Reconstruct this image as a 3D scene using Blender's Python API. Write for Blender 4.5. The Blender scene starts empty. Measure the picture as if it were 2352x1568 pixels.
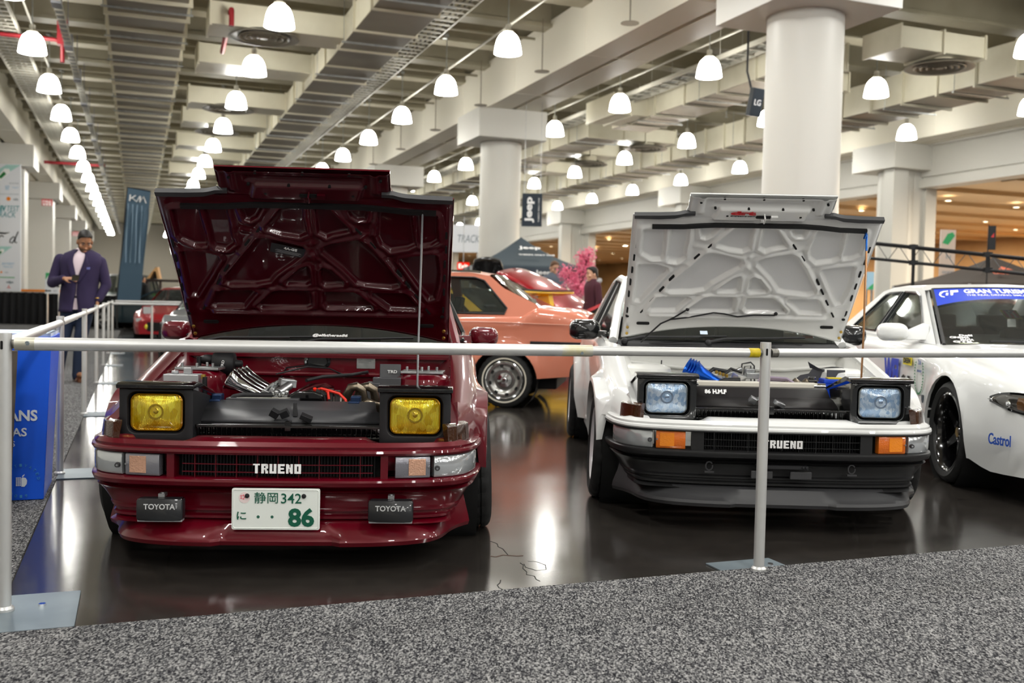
import bpy, bmesh, math, random
import numpy as np
from mathutils import Matrix, Vector
R = math.radians
random.seed(7)
SC = bpy.context.scene
COL = SC.collection
# ---------------------------------------------------------------- camera
CAM_H = 1.04; FPX = 2287.0; PITCH = R(2.25); ROLL = 0.022
cp, sp, cr, sr = math.cos(PITCH), math.sin(PITCH), math.cos(ROLL), math.sin(ROLL)
_u0 = Vector((0, sp, cp)); _f = Vector((0, cp, -sp)); _r0 = Vector((1, 0, 0))
CR = _r0*cr + _u0*sr; CU = _u0*cr - _r0*sr; CF = _f
cam_data = bpy.data.cameras.new('camera'); cam = bpy.data.objects.new('camera', cam_data); COL.objects.link(cam)
cam.matrix_world = Matrix(((CR.x, CU.x, -CF.x, 0), (CR.y, CU.y, -CF.y, 0), (CR.z, CU.z, -CF.z, CAM_H), (0, 0, 0, 1)))
cam_data.sensor_width = 36; cam_data.lens = 36*FPX/2352; cam_data.clip_end = 400; cam_data.clip_start = .05
cam_data.dof.use_dof = True; cam_data.dof.focus_distance = 4.1; cam_data.dof.aperture_fstop = 3.2
SC.camera = cam
# ---------------------------------------------------------------- view, world, hall light
SC.view_settings.view_transform = 'Standard'; SC.view_settings.look = 'None'
SC.view_settings.gamma = 1; SC.view_settings.use_curve_mapping = False
SC.view_settings.exposure = 0.84
W = bpy.data.worlds.new('world'); SC.world = W; W.use_nodes = True
W.node_tree.nodes['Background'].inputs[0].default_value = (.9, .92, 1, 1)
W.node_tree.nodes['Background'].inputs[1].default_value = .02
cy = SC.cycles; cy.max_bounces = 7; cy.diffuse_bounces = 4; cy.glossy_bounces = 4; cy.transmission_bounces = 5; cy.caustics_reflective = False; cy.caustics_refractive = False; cy.use_adaptive_sampling = True; cy.adaptive_threshold = .04
LAMP_S = 17.0; BULB_S = 48.0  # glow of a lamp's dome and of the bulb face inside it
HALL = R(20.7)           # the hall's long axis against the camera's heading
def H(a, b, z=0):        # hall coordinates: a along the hall, b across it
    return Vector((b*math.cos(HALL) - a*math.sin(HALL), b*math.sin(HALL) + a*math.cos(HALL), z))
HM = Matrix.Rotation(HALL, 4, 'Z')     # local x = b, local y = a
LAMP_ROWS = (-1.95, 2.3, 6.55, 10.95, 15.2, 19.7); LAMP_Z = 5.74
for b in LAMP_ROWS:      # the lamps of the same grid above and behind the photographer
    for k in range(-1, -11, -1):
        if b > 14 and k == -1: continue
        ld = bpy.data.lights.new('hall_lamp_light', 'AREA'); ld.shape = 'DISK'; ld.size = .56; ld.energy = 44.0; ld.color = (1, .99, .955)
        lo = bpy.data.objects.new('hall_lamp_light', ld); COL.objects.link(lo); lo.location = H(17.9+4.03*k, b, 5.76)
        ld = bpy.data.lights.new('hall_lamp_dome_light', 'POINT'); ld.energy = LAMP_S*1.7; ld.shadow_soft_size = .25; ld.color = (1, .99, .955)
        lo = bpy.data.objects.new('hall_lamp_dome_light', ld); COL.objects.link(lo); lo.location = H(17.9+4.03*k, b, 5.96)
# ---------------------------------------------------------------- helpers
def px(x, y, depth):     # a point of the place seen at photo pixel (x, y), at a distance ahead
    d = CF + CR*((x-1176)/FPX) - CU*((y-784)/FPX)
    return Vector((0, 0, CAM_H)) + d*(depth/d.y)
def pz(x, y, z=0):       # the same, on the level z
    d = CF + CR*((x-1176)/FPX) - CU*((y-784)/FPX)
    return Vector((0, 0, CAM_H)) + d*((z-CAM_H)/d.z)
def lin(c): return c/12.92 if c <= .04045 else ((c+.055)/1.055)**2.4
def hexc(h): return tuple(lin(int(h[i:i+2], 16)/255) for i in (0, 2, 4)) + (1,)
MATS = {}
def mat(name, col, rough=.5, metal=0, coat=0, noise=None, bump=None, emit=0, alpha=1, trans=0, spec=.5, col2=None, ior=1.45, flakes=0):
    if name in MATS: return MATS[name]
    m = bpy.data.materials.new(name); m.use_nodes = True; nt = m.node_tree; p = nt.nodes['Principled BSDF']
    c = hexc(col) if isinstance(col, str) else tuple(col)+(1,)
    p.inputs['Base Color'].default_value = c; p.inputs['Roughness'].default_value = rough; p.inputs['Metallic'].default_value = metal
    p.inputs['Coat Weight'].default_value = coat; p.inputs['Coat Roughness'].default_value = .03
    p.inputs['Transmission Weight'].default_value = trans; p.inputs['Alpha'].default_value = alpha
    p.inputs['Specular IOR Level'].default_value = spec; p.inputs['IOR'].default_value = ior
    if emit: p.inputs['Emission Color'].default_value = c; p.inputs['Emission Strength'].default_value = emit
    tc = nt.nodes.new('ShaderNodeTexCoord')
    if noise:                                   # (scale, second colour)
        n = nt.nodes.new('ShaderNodeTexNoise'); n.inputs['Scale'].default_value = noise[0]; n.inputs['Detail'].default_value = 5
        nt.links.new(tc.outputs['Object'], n.inputs['Vector'])
        r = nt.nodes.new('ShaderNodeValToRGB'); r.color_ramp.elements[0].position = .35; r.color_ramp.elements[1].position = .68
        r.color_ramp.elements[0].color = c; r.color_ramp.elements[1].color = hexc(noise[1])
        nt.links.new(n.outputs['Fac'], r.inputs['Fac']); nt.links.new(r.outputs['Color'], p.inputs['Base Color'])
    if bump:
        n = nt.nodes.new('ShaderNodeTexNoise'); n.inputs['Scale'].default_value = bump[0]; n.inputs['Detail'].default_value = 4
        nt.links.new(tc.outputs['Object'], n.inputs['Vector'])
        b = nt.nodes.new('ShaderNodeBump'); b.inputs['Strength'].default_value = bump[1]; b.inputs['Distance'].default_value = .01
        nt.links.new(n.outputs['Fac'], b.inputs['Height']); nt.links.new(b.outputs['Normal'], p.inputs['Normal'])
    MATS[name] = m
    return m
def emat(name, col, s):
    if name in MATS: return MATS[name]
    m = bpy.data.materials.new(name); m.use_nodes = True; nt = m.node_tree; nt.nodes.clear()
    e = nt.nodes.new('ShaderNodeEmission'); o = nt.nodes.new('ShaderNodeOutputMaterial'); nt.links.new(e.outputs[0], o.inputs[0])
    e.inputs[0].default_value = hexc(col); e.inputs[1].default_value = s; MATS[name] = m
    return m
def smooth(t): t = min(1, max(0, t)); return t*t*(3-2*t)
def interp(x, pts):
    return float(np.interp(x, [p[0] for p in pts], [p[1] for p in pts]))
class MB:
    def __init__(s, T=None): s.v = []; s.f = []; s.m = []; s.mi = 0; s.T = T or Matrix()
    def add(s, vs, fs):
        k = len(s.v); T = s.T
        s.v += [tuple(T @ Vector(v)) for v in vs]
        s.f += [tuple(i+k for i in f) for f in fs]; s.m += [s.mi]*len(fs); return s
    def box(s, x0, x1, y0, y1, z0, z1):
        return s.add([(x0,y0,z0),(x1,y0,z0),(x1,y1,z0),(x0,y1,z0),(x0,y0,z1),(x1,y0,z1),(x1,y1,z1),(x0,y1,z1)],
                     [(3,2,1,0),(4,5,6,7),(0,1,5,4),(1,2,6,5),(2,3,7,6),(3,0,4,7)])
    def hexa(s, b, t):                          # eight corners: bottom four, top four
        return s.add(list(b)+list(t), [(3,2,1,0),(4,5,6,7),(0,1,5,4),(1,2,6,5),(2,3,7,6),(3,0,4,7)])
    def cbox(s, c, sz, rot=(0,0,0)):
        Q = Matrix.Rotation(rot[2],4,'Z') @ Matrix.Rotation(rot[1],4,'Y') @ Matrix.Rotation(rot[0],4,'X')
        o = s.T; s.T = o @ Matrix.Translation(c) @ Q; s.box(-sz[0]/2,sz[0]/2,-sz[1]/2,sz[1]/2,-sz[2]/2,sz[2]/2); s.T = o; return s
    def tube(s, pts, r, n=8, closed=False, cap=True, flat=1):
        P = [Vector(p) for p in pts]; L = len(P); vs = []; fs = []
        rr = r if isinstance(r, (list, tuple)) else [r]*L
        up = None
        for i in range(L):
            a = P[i-1] if (i > 0 or closed) else P[i]; b = P[(i+1) % L] if (i < L-1 or closed) else P[i]
            t = (b-a).normalized() if (b-a).length > 1e-9 else Vector((0,0,1))
            if up is None: up = t.orthogonal().normalized() if abs(t.z) > .9 else Vector((0,0,1))
            x = t.cross(up)
            if x.length < 1e-4: x = t.orthogonal()
            x.normalize(); y = x.cross(t).normalized(); up = y
            for k in range(n):
                an = 2*math.pi*k/n; vs.append(P[i] + x*(rr[i]*math.cos(an)) + y*(rr[i]*flat*math.sin(an)))
        for i in range(L if closed else L-1):
            for k in range(n):
                j = (i+1) % L; fs.append((i*n+k, i*n+(k+1) % n, j*n+(k+1) % n, j*n+k))
        if cap and not closed: fs += [tuple(range(n))[::-1], tuple((L-1)*n+k for k in range(n))]
        return s.add(vs, fs)
    def cyl(s, p0, p1, r0, r1=None, n=16, cap=True): return s.tube([p0, p1], [r0, r0 if r1 is None else r1], n, cap=cap)
    def lathe(s, prof, n=24, M=None, a0=0, a1=2*math.pi, cap=False):   # (radius, height) about local z
        full = abs(a1-a0-2*math.pi) < 1e-6; c = n if full else n+1; vs = []; fs = []
        for r, h in prof:
            for k in range(c):
                a = a0+(a1-a0)*k/n; vs.append((r*math.cos(a), r*math.sin(a), h))
        for i in range(len(prof)-1):
            for k in range(n): fs.append((i*c+k, i*c+(k+1) % c, (i+1)*c+(k+1) % c, (i+1)*c+k))
        if cap: fs += [tuple(range(c))[::-1], tuple((len(prof)-1)*c+k for k in range(c))]
        o = s.T; s.T = o @ (M or Matrix()); s.add(vs, fs); s.T = o; return s
    def prism(s, poly, d0, d1, M=None):         # 2-D outline (x, y) pushed from d0 to d1 along local z
        n = len(poly); vs = [(p[0], p[1], d0) for p in poly] + [(p[0], p[1], d1) for p in poly]
        fs = [tuple(range(n))[::-1], tuple(range(n, 2*n))] + [(i, (i+1) % n, n+(i+1) % n, n+i) for i in range(n)]
        o = s.T; s.T = o @ (M or Matrix()); s.add(vs, fs); s.T = o; return s
    def grid(s, fn, nu, nv, cu=False):          # fn(u, v) with u, v in 0..1
        vs = [fn(i/(nu if cu else nu), j/nv) for j in range(nv+1) for i in range(nu if cu else nu+1)]; c = nu if cu else nu+1
        fs = [(j*c+i, j*c+(i+1) % c, (j+1)*c+(i+1) % c, (j+1)*c+i) for j in range(nv) for i in range(nu)]
        return s.add(vs, fs)
    def loft(s, secs, closed=False, cap=False):
        n = len(secs[0]); vs = [p for q in secs for p in q]; fs = []
        for i in range(len(secs)-1):
            for k in range(n if closed else n-1): fs.append((i*n+k, i*n+(k+1) % n, (i+1)*n+(k+1) % n, (i+1)*n+k))
        if cap: fs += [tuple(range(n))[::-1], tuple((len(secs)-1)*n+k for k in range(n))]
        return s.add(vs, fs)
    def ball(s, c, r, n=12, sc=(1,1,1)):
        prof = [(math.sin(math.pi*i/n), -math.cos(math.pi*i/n)) for i in range(n+1)]; prof[0] = (1e-4, -1); prof[-1] = (1e-4, 1)
        return s.lathe(prof, n*2, Matrix.Translation(c) @ Matrix.Diagonal((r*sc[0], r*sc[1], r*sc[2], 1)))
    def build(s, name, m, parent=None, sharp=40, bevel=0, sub=0, solid=0, seg=2):
        me = bpy.data.meshes.new(name); me.from_pydata(s.v, [], s.f)
        for q in (m if isinstance(m, (list, tuple)) else [m]): me.materials.append(q)
        if any(s.m): me.polygons.foreach_set('material_index', s.m)
        bm = bmesh.new(); bm.from_mesh(me)
        bmesh.ops.remove_doubles(bm, verts=bm.verts, dist=1e-5)
        bmesh.ops.recalc_face_normals(bm, faces=bm.faces); bm.to_mesh(me); bm.free()
        me.polygons.foreach_set('use_smooth', [sharp > 0]*len(me.polygons))
        if sharp > 0: me.set_sharp_from_angle(angle=R(sharp))
        o = bpy.data.objects.new(name, me); COL.objects.link(o); o.parent = parent
        if solid: q = o.modifiers.new('solid', 'SOLIDIFY'); q.thickness = solid; q.offset = 0
        if bevel: q = o.modifiers.new('bevel', 'BEVEL'); q.width = bevel; q.segments = seg; q.limit_method = 'ANGLE'; q.angle_limit = R(40); q.harden_normals = True
        if sub: q = o.modifiers.new('sub', 'SUBSURF'); q.levels = q.render_levels = sub
        return o
def tag(o, label, cat, group=None, kind=None):
    o['label'] = label; o['category'] = cat
    if group: o['group'] = group
    if kind: o['kind'] = kind
    return o
def thing(name, label, cat, loc=(0,0,0), rz=0, group=None):
    o = bpy.data.objects.new(name, None); COL.objects.link(o); o.empty_display_size = .1
    o.location = loc; o.rotation_euler = (0, 0, rz); return tag(o, label, cat, group)
def struct(o): o['kind'] = 'structure'; return o
def kids(o): return [c for c in bpy.data.objects if c.parent is o]
def dup(o, parent=None, loc=None, label=None, ch=None):
    c = o.copy(); COL.objects.link(c)
    if parent: c.parent = parent
    if loc is not None: c.location = loc
    if label: c['label'] = label
    for k in (ch if ch is not None else kids(o)): dup(k, c)
    return c
def rrect(w, h, r, n=4):                        # rounded rectangle outline about 0, 0
    out = []
    for cx, cy, a in ((w/2-r, h/2-r, 0), (-w/2+r, h/2-r, 90), (-w/2+r, -h/2+r, 180), (w/2-r, -h/2+r, 270)):
        out += [(cx+r*math.cos(R(a+90*i/n)), cy+r*math.sin(R(a+90*i/n))) for i in range(n+1)]
    return out
def face_m(c, nx=(1,0,0), ny=(0,0,1)):          # a plane at c with axes nx (right), ny (up); its normal faces the reader
    x = Vector(nx).normalized(); y = Vector(ny); y = (y - x*y.dot(x)).normalized(); z = x.cross(y); c = Vector(c)
    return Matrix(((x.x,y.x,z.x,c.x),(x.y,y.y,z.y,c.y),(x.z,y.z,z.z,c.z),(0,0,0,1)))
def text(s, M, w, h, m, parent, name='lettering', d=.002, bold=0, shear=0, keep=False, mb=None):
    cu = bpy.data.curves.new('t', 'FONT'); cu.body = s; cu.size = 1; cu.offset = bold; cu.shear = shear; cu.resolution_u = 3
    o = bpy.data.objects.new('t', cu); COL.objects.link(o)
    dg = bpy.context.evaluated_depsgraph_get(); me = bpy.data.meshes.new_from_object(o.evaluated_get(dg))
    vs = [v.co.copy() for v in me.vertices]; fs = [tuple(p.vertices) for p in me.polygons]
    bpy.data.objects.remove(o); bpy.data.curves.remove(cu); bpy.data.meshes.remove(me)
    if not vs: return None
    x0, x1 = min(v.x for v in vs), max(v.x for v in vs); y0, y1 = min(v.y for v in vs), max(v.y for v in vs)
    kx, ky = w/(x1-x0), h/(y1-y0)
    if keep: kx = ky = min(kx, ky)
    pts = [((v.x-(x0+x1)/2)*kx, (v.y-(y0+y1)/2)*ky, d) for v in vs]
    b = mb or MB(); oT = b.T; b.T = oT @ M; b.add(pts, fs)
    n = len(pts); ed = {}                       # give the letters a little thickness
    for f in fs:
        for i in range(len(f)):
            e = (f[i], f[(i+1) % len(f)]); ed[e] = ed.get(e, 0)+1
    rim = [e for e in ed if (e[1], e[0]) not in ed]
    b.add(pts + [(p[0], p[1], 0) for p in pts], [(e[1], e[0], e[0]+n, e[1]+n) for e in rim]); b.T = oT
    if mb: return None
    return b.build(name, m, parent, sharp=30)
def rotm(x=0, y=0, z=0): return Matrix.Rotation(z,4,'Z') @ Matrix.Rotation(y,4,'Y') @ Matrix.Rotation(x,4,'X')
TR = Matrix.Translation
# ---------------------------------------------------------------- hall materials
M_cream = mat('cream_paint', 'eae5d6', .45, bump=(6, .03))
M_white = mat('white_paint', 'cfcdc6', .45)
M_duct = mat('duct_paint', 'd9d4c0', .38, noise=(1.2, 'cbc5b0'))
M_ductshade = mat('duct_underside_shade', '857d6d', .35, noise=(.9, '72695b'))  # shade under the ducts, put into a darker copy of their paint
M_ceil = mat('ceiling_paint', 'a39c88', .6, noise=(.7, '8e8773'))
M_steel = mat('galvanised_steel', 'b9bbb8', .35, .9, noise=(9, '9c9fa0'))
M_dark = mat('black_plastic', '121214', .45)
M_red = mat('sprinkler_red', '861c24', .4)
M_tan = mat('tan_ceiling', 'd8bb92', .6)
M_tanwall = mat('tan_wall', 'c79c68', .6, noise=(.5, 'b68b58'))
M_lamp = emat('lamp_glow', 'fffdf5', LAMP_S); M_bulb = emat('bulb_glow', 'fffdf5', BULB_S)
M_spot = emat('downlight_glow', 'ffe9c4', 9)
def nodes(m): return m.node_tree, m.node_tree.nodes['Principled BSDF']
def floor_mat():
    m = mat('polished_concrete', '34312e', .14, spec=.5, ior=2.2); nt, p = nodes(m); N = nt.nodes.new; L = nt.links.new
    tc = N('ShaderNodeTexCoord')
    a = N('ShaderNodeTexNoise'); a.inputs['Scale'].default_value = .55; a.inputs['Detail'].default_value = 8; a.inputs['Roughness'].default_value = .65
    b = N('ShaderNodeTexNoise'); b.inputs['Scale'].default_value = 14; b.inputs['Detail'].default_value = 6
    L(tc.outputs['Object'], a.inputs['Vector']); L(tc.outputs['Object'], b.inputs['Vector'])
    mx = N('ShaderNodeMath'); mx.operation = 'MULTIPLY_ADD'; mx.inputs[1].default_value = .35; L(b.outputs['Fac'], mx.inputs[0]); L(a.outputs['Fac'], mx.inputs[2])
    r = N('ShaderNodeValToRGB'); r.color_ramp.elements[0].position = .45; r.color_ramp.elements[1].position = .95
    r.color_ramp.elements[0].color = hexc('221f1d'); r.color_ramp.elements[1].color = hexc('3c3834')
    L(mx.outputs[0], r.inputs['Fac'])
    # cracks: thin dark veins in a few places
    v = N('ShaderNodeTexVoronoi'); v.feature = 'DISTANCE_TO_EDGE'; v.inputs['Scale'].default_value = 1.1
    wn = N('ShaderNodeTexNoise'); wn.inputs['Scale'].default_value = 5; wn.inputs['Detail'].default_value = 5
    L(tc.outputs['Object'], wn.inputs['Vector'])
    va = N('ShaderNodeMixRGB'); va.inputs[0].default_value = .12; L(tc.outputs['Object'], va.inputs[1]); L(wn.outputs['Color'], va.inputs[2]); L(va.outputs[0], v.inputs['Vector'])
    lt = N('ShaderNodeMath'); lt.operation = 'LESS_THAN'; lt.inputs[1].default_value = .0035; L(v.outputs['Distance'], lt.inputs[0])
    gt = N('ShaderNodeMath'); gt.operation = 'GREATER_THAN'; gt.inputs[1].default_value = .55; L(a.outputs['Fac'], gt.inputs[0])
    ml = N('ShaderNodeMath'); ml.operation = 'MULTIPLY'; L(lt.outputs[0], ml.inputs[0]); L(gt.outputs[0], ml.inputs[1])
    mc = N('ShaderNodeMixRGB'); L(ml.outputs[0], mc.inputs[0]); L(r.outputs[0], mc.inputs[1]); mc.inputs[2].default_value = hexc('1c1917')
    L(mc.outputs[0], p.inputs['Base Color'])
    rr = N('ShaderNodeMapRange'); rr.inputs[1].default_value = .3; rr.inputs[2].default_value = .7; rr.inputs[3].default_value = .10; rr.inputs[4].default_value = .2
    L(a.outputs['Fac'], rr.inputs[0]); L(rr.outputs[0], p.inputs['Roughness'])
    bp = N('ShaderNodeBump'); bp.inputs['Strength'].default_value = .06; bp.inputs['Distance'].default_value = .01; L(mx.outputs[0], bp.inputs['Height']); L(bp.outputs[0], p.inputs['Normal'])
    return m
def carpet_mat():
    m = mat('speckled_carpet', '666666', .95, spec=.1); nt, p = nodes(m); N = nt.nodes.new; L = nt.links.new
    tc = N('ShaderNodeTexCoord'); mp = N('ShaderNodeMapping'); mp.inputs['Rotation'].default_value = (0, 0, -HALL); mp.inputs['Scale'].default_value = (1, .5, 1); L(tc.outputs['Object'], mp.inputs[0])
    wn = N('ShaderNodeTexNoise'); wn.inputs['Scale'].default_value = 190; wn.inputs['Detail'].default_value = 3; L(mp.outputs[0], wn.inputs['Vector'])
    v = N('ShaderNodeTexVoronoi'); v.inputs['Scale'].default_value = 230; L(mp.outputs[0], v.inputs['Vector'])
    sp_ = N('ShaderNodeSeparateColor'); L(v.outputs['Color'], sp_.inputs[0])
    ad = N('ShaderNodeMath'); ad.operation = 'MULTIPLY_ADD'; ad.inputs[1].default_value = 1.1; L(wn.outputs['Fac'], ad.inputs[0]); L(sp_.outputs[0], ad.inputs[2])
    big = N('ShaderNodeTexNoise'); big.inputs['Scale'].default_value = 3; big.inputs['Detail'].default_value = 4; L(tc.outputs['Object'], big.inputs['Vector'])
    sc_ = N('ShaderNodeMath'); sc_.operation = 'MULTIPLY_ADD'; sc_.inputs[1].default_value = .5; L(ad.outputs[0], sc_.inputs[0])
    bm_ = N('ShaderNodeMath'); bm_.operation = 'MULTIPLY_ADD'; bm_.inputs[1].default_value = .12; bm_.inputs[2].default_value = -.06; L(big.outputs['Fac'], bm_.inputs[0]); L(bm_.outputs[0], sc_.inputs[2])
    r = N('ShaderNodeValToRGB'); e = r.color_ramp.elements; e[0].position = .30; e[0].color = hexc('1b1b1f'); e[1].position = .78; e[1].color = hexc('a3a2a1')
    k = e.new(.48); k.color = hexc('49494c'); k = e.new(.6); k.color = hexc('707070')
    L(sc_.outputs[0], r.inputs['Fac']); L(r.outputs[0], p.inputs['Base Color'])
    bp = N('ShaderNodeBump'); bp.inputs['Strength'].default_value = .8; bp.inputs['Distance'].default_value = .006; L(ad.outputs[0], bp.inputs['Height']); L(bp.outputs[0], p.inputs['Normal'])
    return m
M_floor = floor_mat(); M_carpet = carpet_mat()
# ---------------------------------------------------------------- hall shell (x = b across, y = a along)
def hb(): return MB(HM)
struct(hb().box(-9, 44, -30, 94, -.3, 0).build('floor', M_floor, sharp=0))
struct(hb().box(-9, 44, -30, 94, 7.7, 7.9).build('ceiling', M_ceil, sharp=0))
k = 0
for a in np.arange(8.2, 92, 2.015):             # cross joists under the slab
    k += 1; m = hb()
    for b0, b1 in ((-6.4, -4.95), (-3.5, 8.35), (9.75, 21.0), (22.4, 23)):
        m.box(b0, b1, a-.16, a+.16, 7.02, 7.7); m.box(b0, b1, a-.24, a+.24, 6.98, 7.06)
    struct(m.build('beam_%d' % k, M_ceil, sharp=0))
for j, bc in enumerate((-4.2, 9.05, 21.7)):      # main girders on the columns
    m = hb(); m.box(bc-.7, bc-.06, -28, 92, 6.0, 7.15); m.box(bc+.06, bc+.7, -28, 92, 6.0, 7.15); m.box(bc-.07, bc+.07, -28, 92, 6.14, 7.15)
    for a in np.arange(6.2, 92, 4.03): m.box(bc-.706, bc+.706, a-.012, a+.012, 5.994, 7.16)
    struct(m.build('girder_%d' % (j+1), M_cream, sharp=0))
k = 0
for bc, a0, sq in ((-4.2, 26.0, 1), (9.05, 12.2, 0), (21.7, 24.5, 2)):
    for i in range(6 if sq != 0 else 6):
        a = ([12.2, 25.1, 37.0, 49.2, 61.4, 73.6][i] if sq == 0 else a0+12.3*i); k += 1
        if a > 90: continue
        m = hb(); m.box(bc-.93, bc+.93, a-.93, a+.93, 5.25, 6.0)
        if sq == 1: m.box(bc-.62, bc+.62, a-.62, a+.62, 0, 5.25)
        else: m.T = HM @ TR((bc, a, 0)); m.lathe([(.56, 0), (.545, .1), (.545, 5.26)], 48)
        if sq == 2: m.T = HM; m.box(bc-.75, bc-.2, a-.72, a-.3, 0, 5.25); m.box(bc+.1, bc+.75, a-.5, a+.5, 0, 5.25)
        struct(m.build('column_%d' % k, M_white, sharp=35, bevel=.012))
struct(hb().box(-6.6, -6.4, -30, 94, 0, 7.7).build('wall_left', M_white, sharp=0))
m = hb(); m.box(-9, 44, 91.8, 92, 0, 7.7)
for b in np.arange(-6, 22, .6): m.box(b, b+.03, 91.76, 91.8, 0, 7.7)
struct(m.build('wall_far', mat('far_wall', 'cfc9ba', .6), sharp=0))
struct(hb().box(-9, 44, -30, -29.8, 0, 7.7).build('wall_back', mat('dark_back_wall', '2c2c2f', .7), sharp=0))
m = hb(); m.box(22.3, 22.7, -30, 92, 5.0, 7.7); m.box(22.15, 22.3, -30, 92, 5.08, 5.95); m.box(22.0, 22.3, -30, 92, 5.95, 6.05)
m.box(22.1, 22.7, -30, 92, 4.75, 4.98); m.box(22.22, 22.32, -30, 92, 4.98, 5.08)
for a in range(24, 92, 12): m.box(22.3, 22.7, a-.1, a+1.3, 0, 4.8)
struct(m.build('wall_right', M_white, sharp=0))
# the concourse beyond the right wall
m = hb(); m.box(22.7, 44, -30, 92, 4.86, 5.0)
for a in np.arange(0, 90, 3): m.box(22.7, 44, a, a+.5, 4.72, 4.86)
struct(m.build('ceiling_2', M_tan, sharp=0))
m = hb(); m.box(41, 41.2, -30, 92, 0, 4.9)
struct(m.build('wall_right_2', M_tanwall, sharp=0))
for a, b in ((18, 30), (30, 28), (30, 36), (44, 30), (56, 30), (70, 30)):
    ld = bpy.data.lights.new('concourse_light', 'AREA'); ld.shape = 'DISK'; ld.size = 4; ld.energy = 2900; ld.color = (1, .86, .66)
    lo = bpy.data.objects.new('concourse_light', ld); COL.objects.link(lo); lo.location = H(a, b, 4.7)
# carpets: thin sheets with a cut edge
m = hb(); m.box(-.41, 43, -29, 3.32, .0, .008); m.box(-6.3, -.41, -29, 91, 0, .008)
tag(m.build('carpet', M_carpet, sharp=0), 'grey speckled aisle carpet in front of and left of the barrier', 'carpet', kind='structure')
m = hb(); m.box(-.4, 43, 21.5, 23.8, 0, .006)
tag(m.build('carpet', M_carpet, sharp=0), 'grey speckled carpet strip of the cross aisle behind the cars', 'carpet', kind='structure')
# ---------------------------------------------------------------- lamps
dome = [(.055, .40), (.10, .39), (.143, .358), (.18, .317), (.212, .251), (.235, .17), (.249, .085), (.258, .02), (.261, 0), (.254, .003)]
def make_lamp():
    r = thing('pendant_lamp', '', 'lamp', group='pendant hall lamps')
    MB().lathe(dome, 28).build('lamp_shade', M_lamp, r); MB().lathe([(.001, .02), (.243, .02)], 28).build('bulb_face', M_bulb, r)
    m = MB(); m.lathe([(.0, .55), (.05, .55), (.055, .53), (.055, .43), (.1, .42), (.1, .39), (0, .39)], 18); m.build('housing', mat('lamp_housing', 'b9b5a8', .4), r)
    m = MB(); m.cyl((0, 0, .53), (0, 0, 1.32), .013, n=8); m.box(-.04, .04, -.1, .1, 1.3, 1.34); m.build('stem', M_steel, r)
    return r
lamp0 = make_lamp(); lch = kids(lamp0); first = True
row_txt = {-1.95: 'in the leftmost row', 2.3: 'in the row beside the left round vents', 6.55: 'in the row under the thin conduit', 10.95: 'in the first row right of the columns',
           15.2: 'in the second row right of the columns', 19.7: 'in the rightmost row'}
ords = ['nearest', 'second', 'third', 'fourth', 'fifth', 'sixth', 'seventh', 'eighth', 'ninth', 'tenth', 'eleventh', 'twelfth', 'thirteenth', 'fourteenth', 'fifteenth', 'sixteenth', 'seventeenth', 'eighteenth']
for b in LAMP_ROWS:
    ks = range(-1 if b == 15.2 else 0, 18 if b < 5 else 12)
    for i, k in enumerate(ks):
        lab = 'lit dome pendant lamp, %s %s' % (ords[i], row_txt[b])
        if first: lamp0.location = H(17.9+4.03*k, b, LAMP_Z); lamp0['label'] = lab; first = False
        else: dup(lamp0, None, H(17.9+4.03*k, b, LAMP_Z), lab, lch)
# ---------------------------------------------------------------- ducts, vents, trays (x = b, y = a)
def hthing(name, label, cat, group=None): return thing(name, label, cat, (0, 0, 0), HALL, group)
def duct_run(name, label, x0, x1, z0, z1, a0, a1, pitch, fl=.045, group=None):
    t = hthing(name, label, 'duct', group)
    MB().box(x0+.01, x1-.01, a0+.01, a1-.01, z0-.004, z0+.004).build('shaded_underside', M_ductshade, t, sharp=0)
    m = MB(); m.box(x0, x1, a0, a1, z0+.002, z1)
    for a in np.arange(a0, a1+.01, pitch):
        m.box(x0-fl, x1+fl, a-.025, a+.025, z0-fl, z0); m.box(x0-fl, x0, a-.025, a+.025, z0, z1+.03); m.box(x1, x1+fl, a-.025, a+.025, z0, z1+.03)
    m.mi = 1
    for a in np.arange(a0+pitch/2, a1, pitch*2):
        for x in (x0-.06, x1+.06): m.cyl((x, a, z0-.05), (x, a, 6.88), .008, n=6)
        m.box(x0-.1, x1+.1, a-.02, a+.02, z0-.075, z0-.045)
    m.build('duct_body', [M_duct, M_steel], t, sharp=0)
    return t
duct_run('ventilation_duct', 'long ribbed rectangular duct running down the left of the ceiling', -.53, .84, 6.2, 6.85, 8, 90, 1.08, .07)
duct_run('ventilation_duct', 'long ribbed duct along the right side beneath the ceiling', 16.75, 18.15, 5.9, 6.6, 8, 88, 1.08, .06)
duct_run('ventilation_duct', 'beige jointed duct running between the second and third lamp rows', 3.75, 4.9, 6.02, 6.52, 15.5, 62, 1.5)
duct_run('ventilation_duct', 'short beige jointed duct right of the round columns', 12.5, 13.65, 5.98, 6.5, 17, 25.5, 1.5)
duct_run('ventilation_duct', 'beige jointed duct farther down right of the round columns', 12.5, 13.65, 6.0, 6.5, 27, 62, 1.5)
def branch(label, x0, x1, a, z0, w=.9, h=.4, taper=0):
    t = hthing('branch_duct', label, 'duct', 'cross ducts between the long ducts')
    m = MB(); s = 1 if x1 > x0 else -1
    m.hexa([(x0, a, z0), (x1, a-taper, z0), (x1, a+w+taper, z0), (x0, a+w, z0)], [(x0, a, z0+h), (x1, a-taper, z0+h), (x1, a+w+taper, z0+h), (x0, a+w, z0+h)])
    for q in np.arange(0, 1.01, .5):
        x = x0+(x1-x0)*q; m.box(x-.02, x+.02, a-.04, a+w+.04, z0-.04, z0+h+.04)
    m.build('duct_body', M_duct, t, sharp=0); return t
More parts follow.
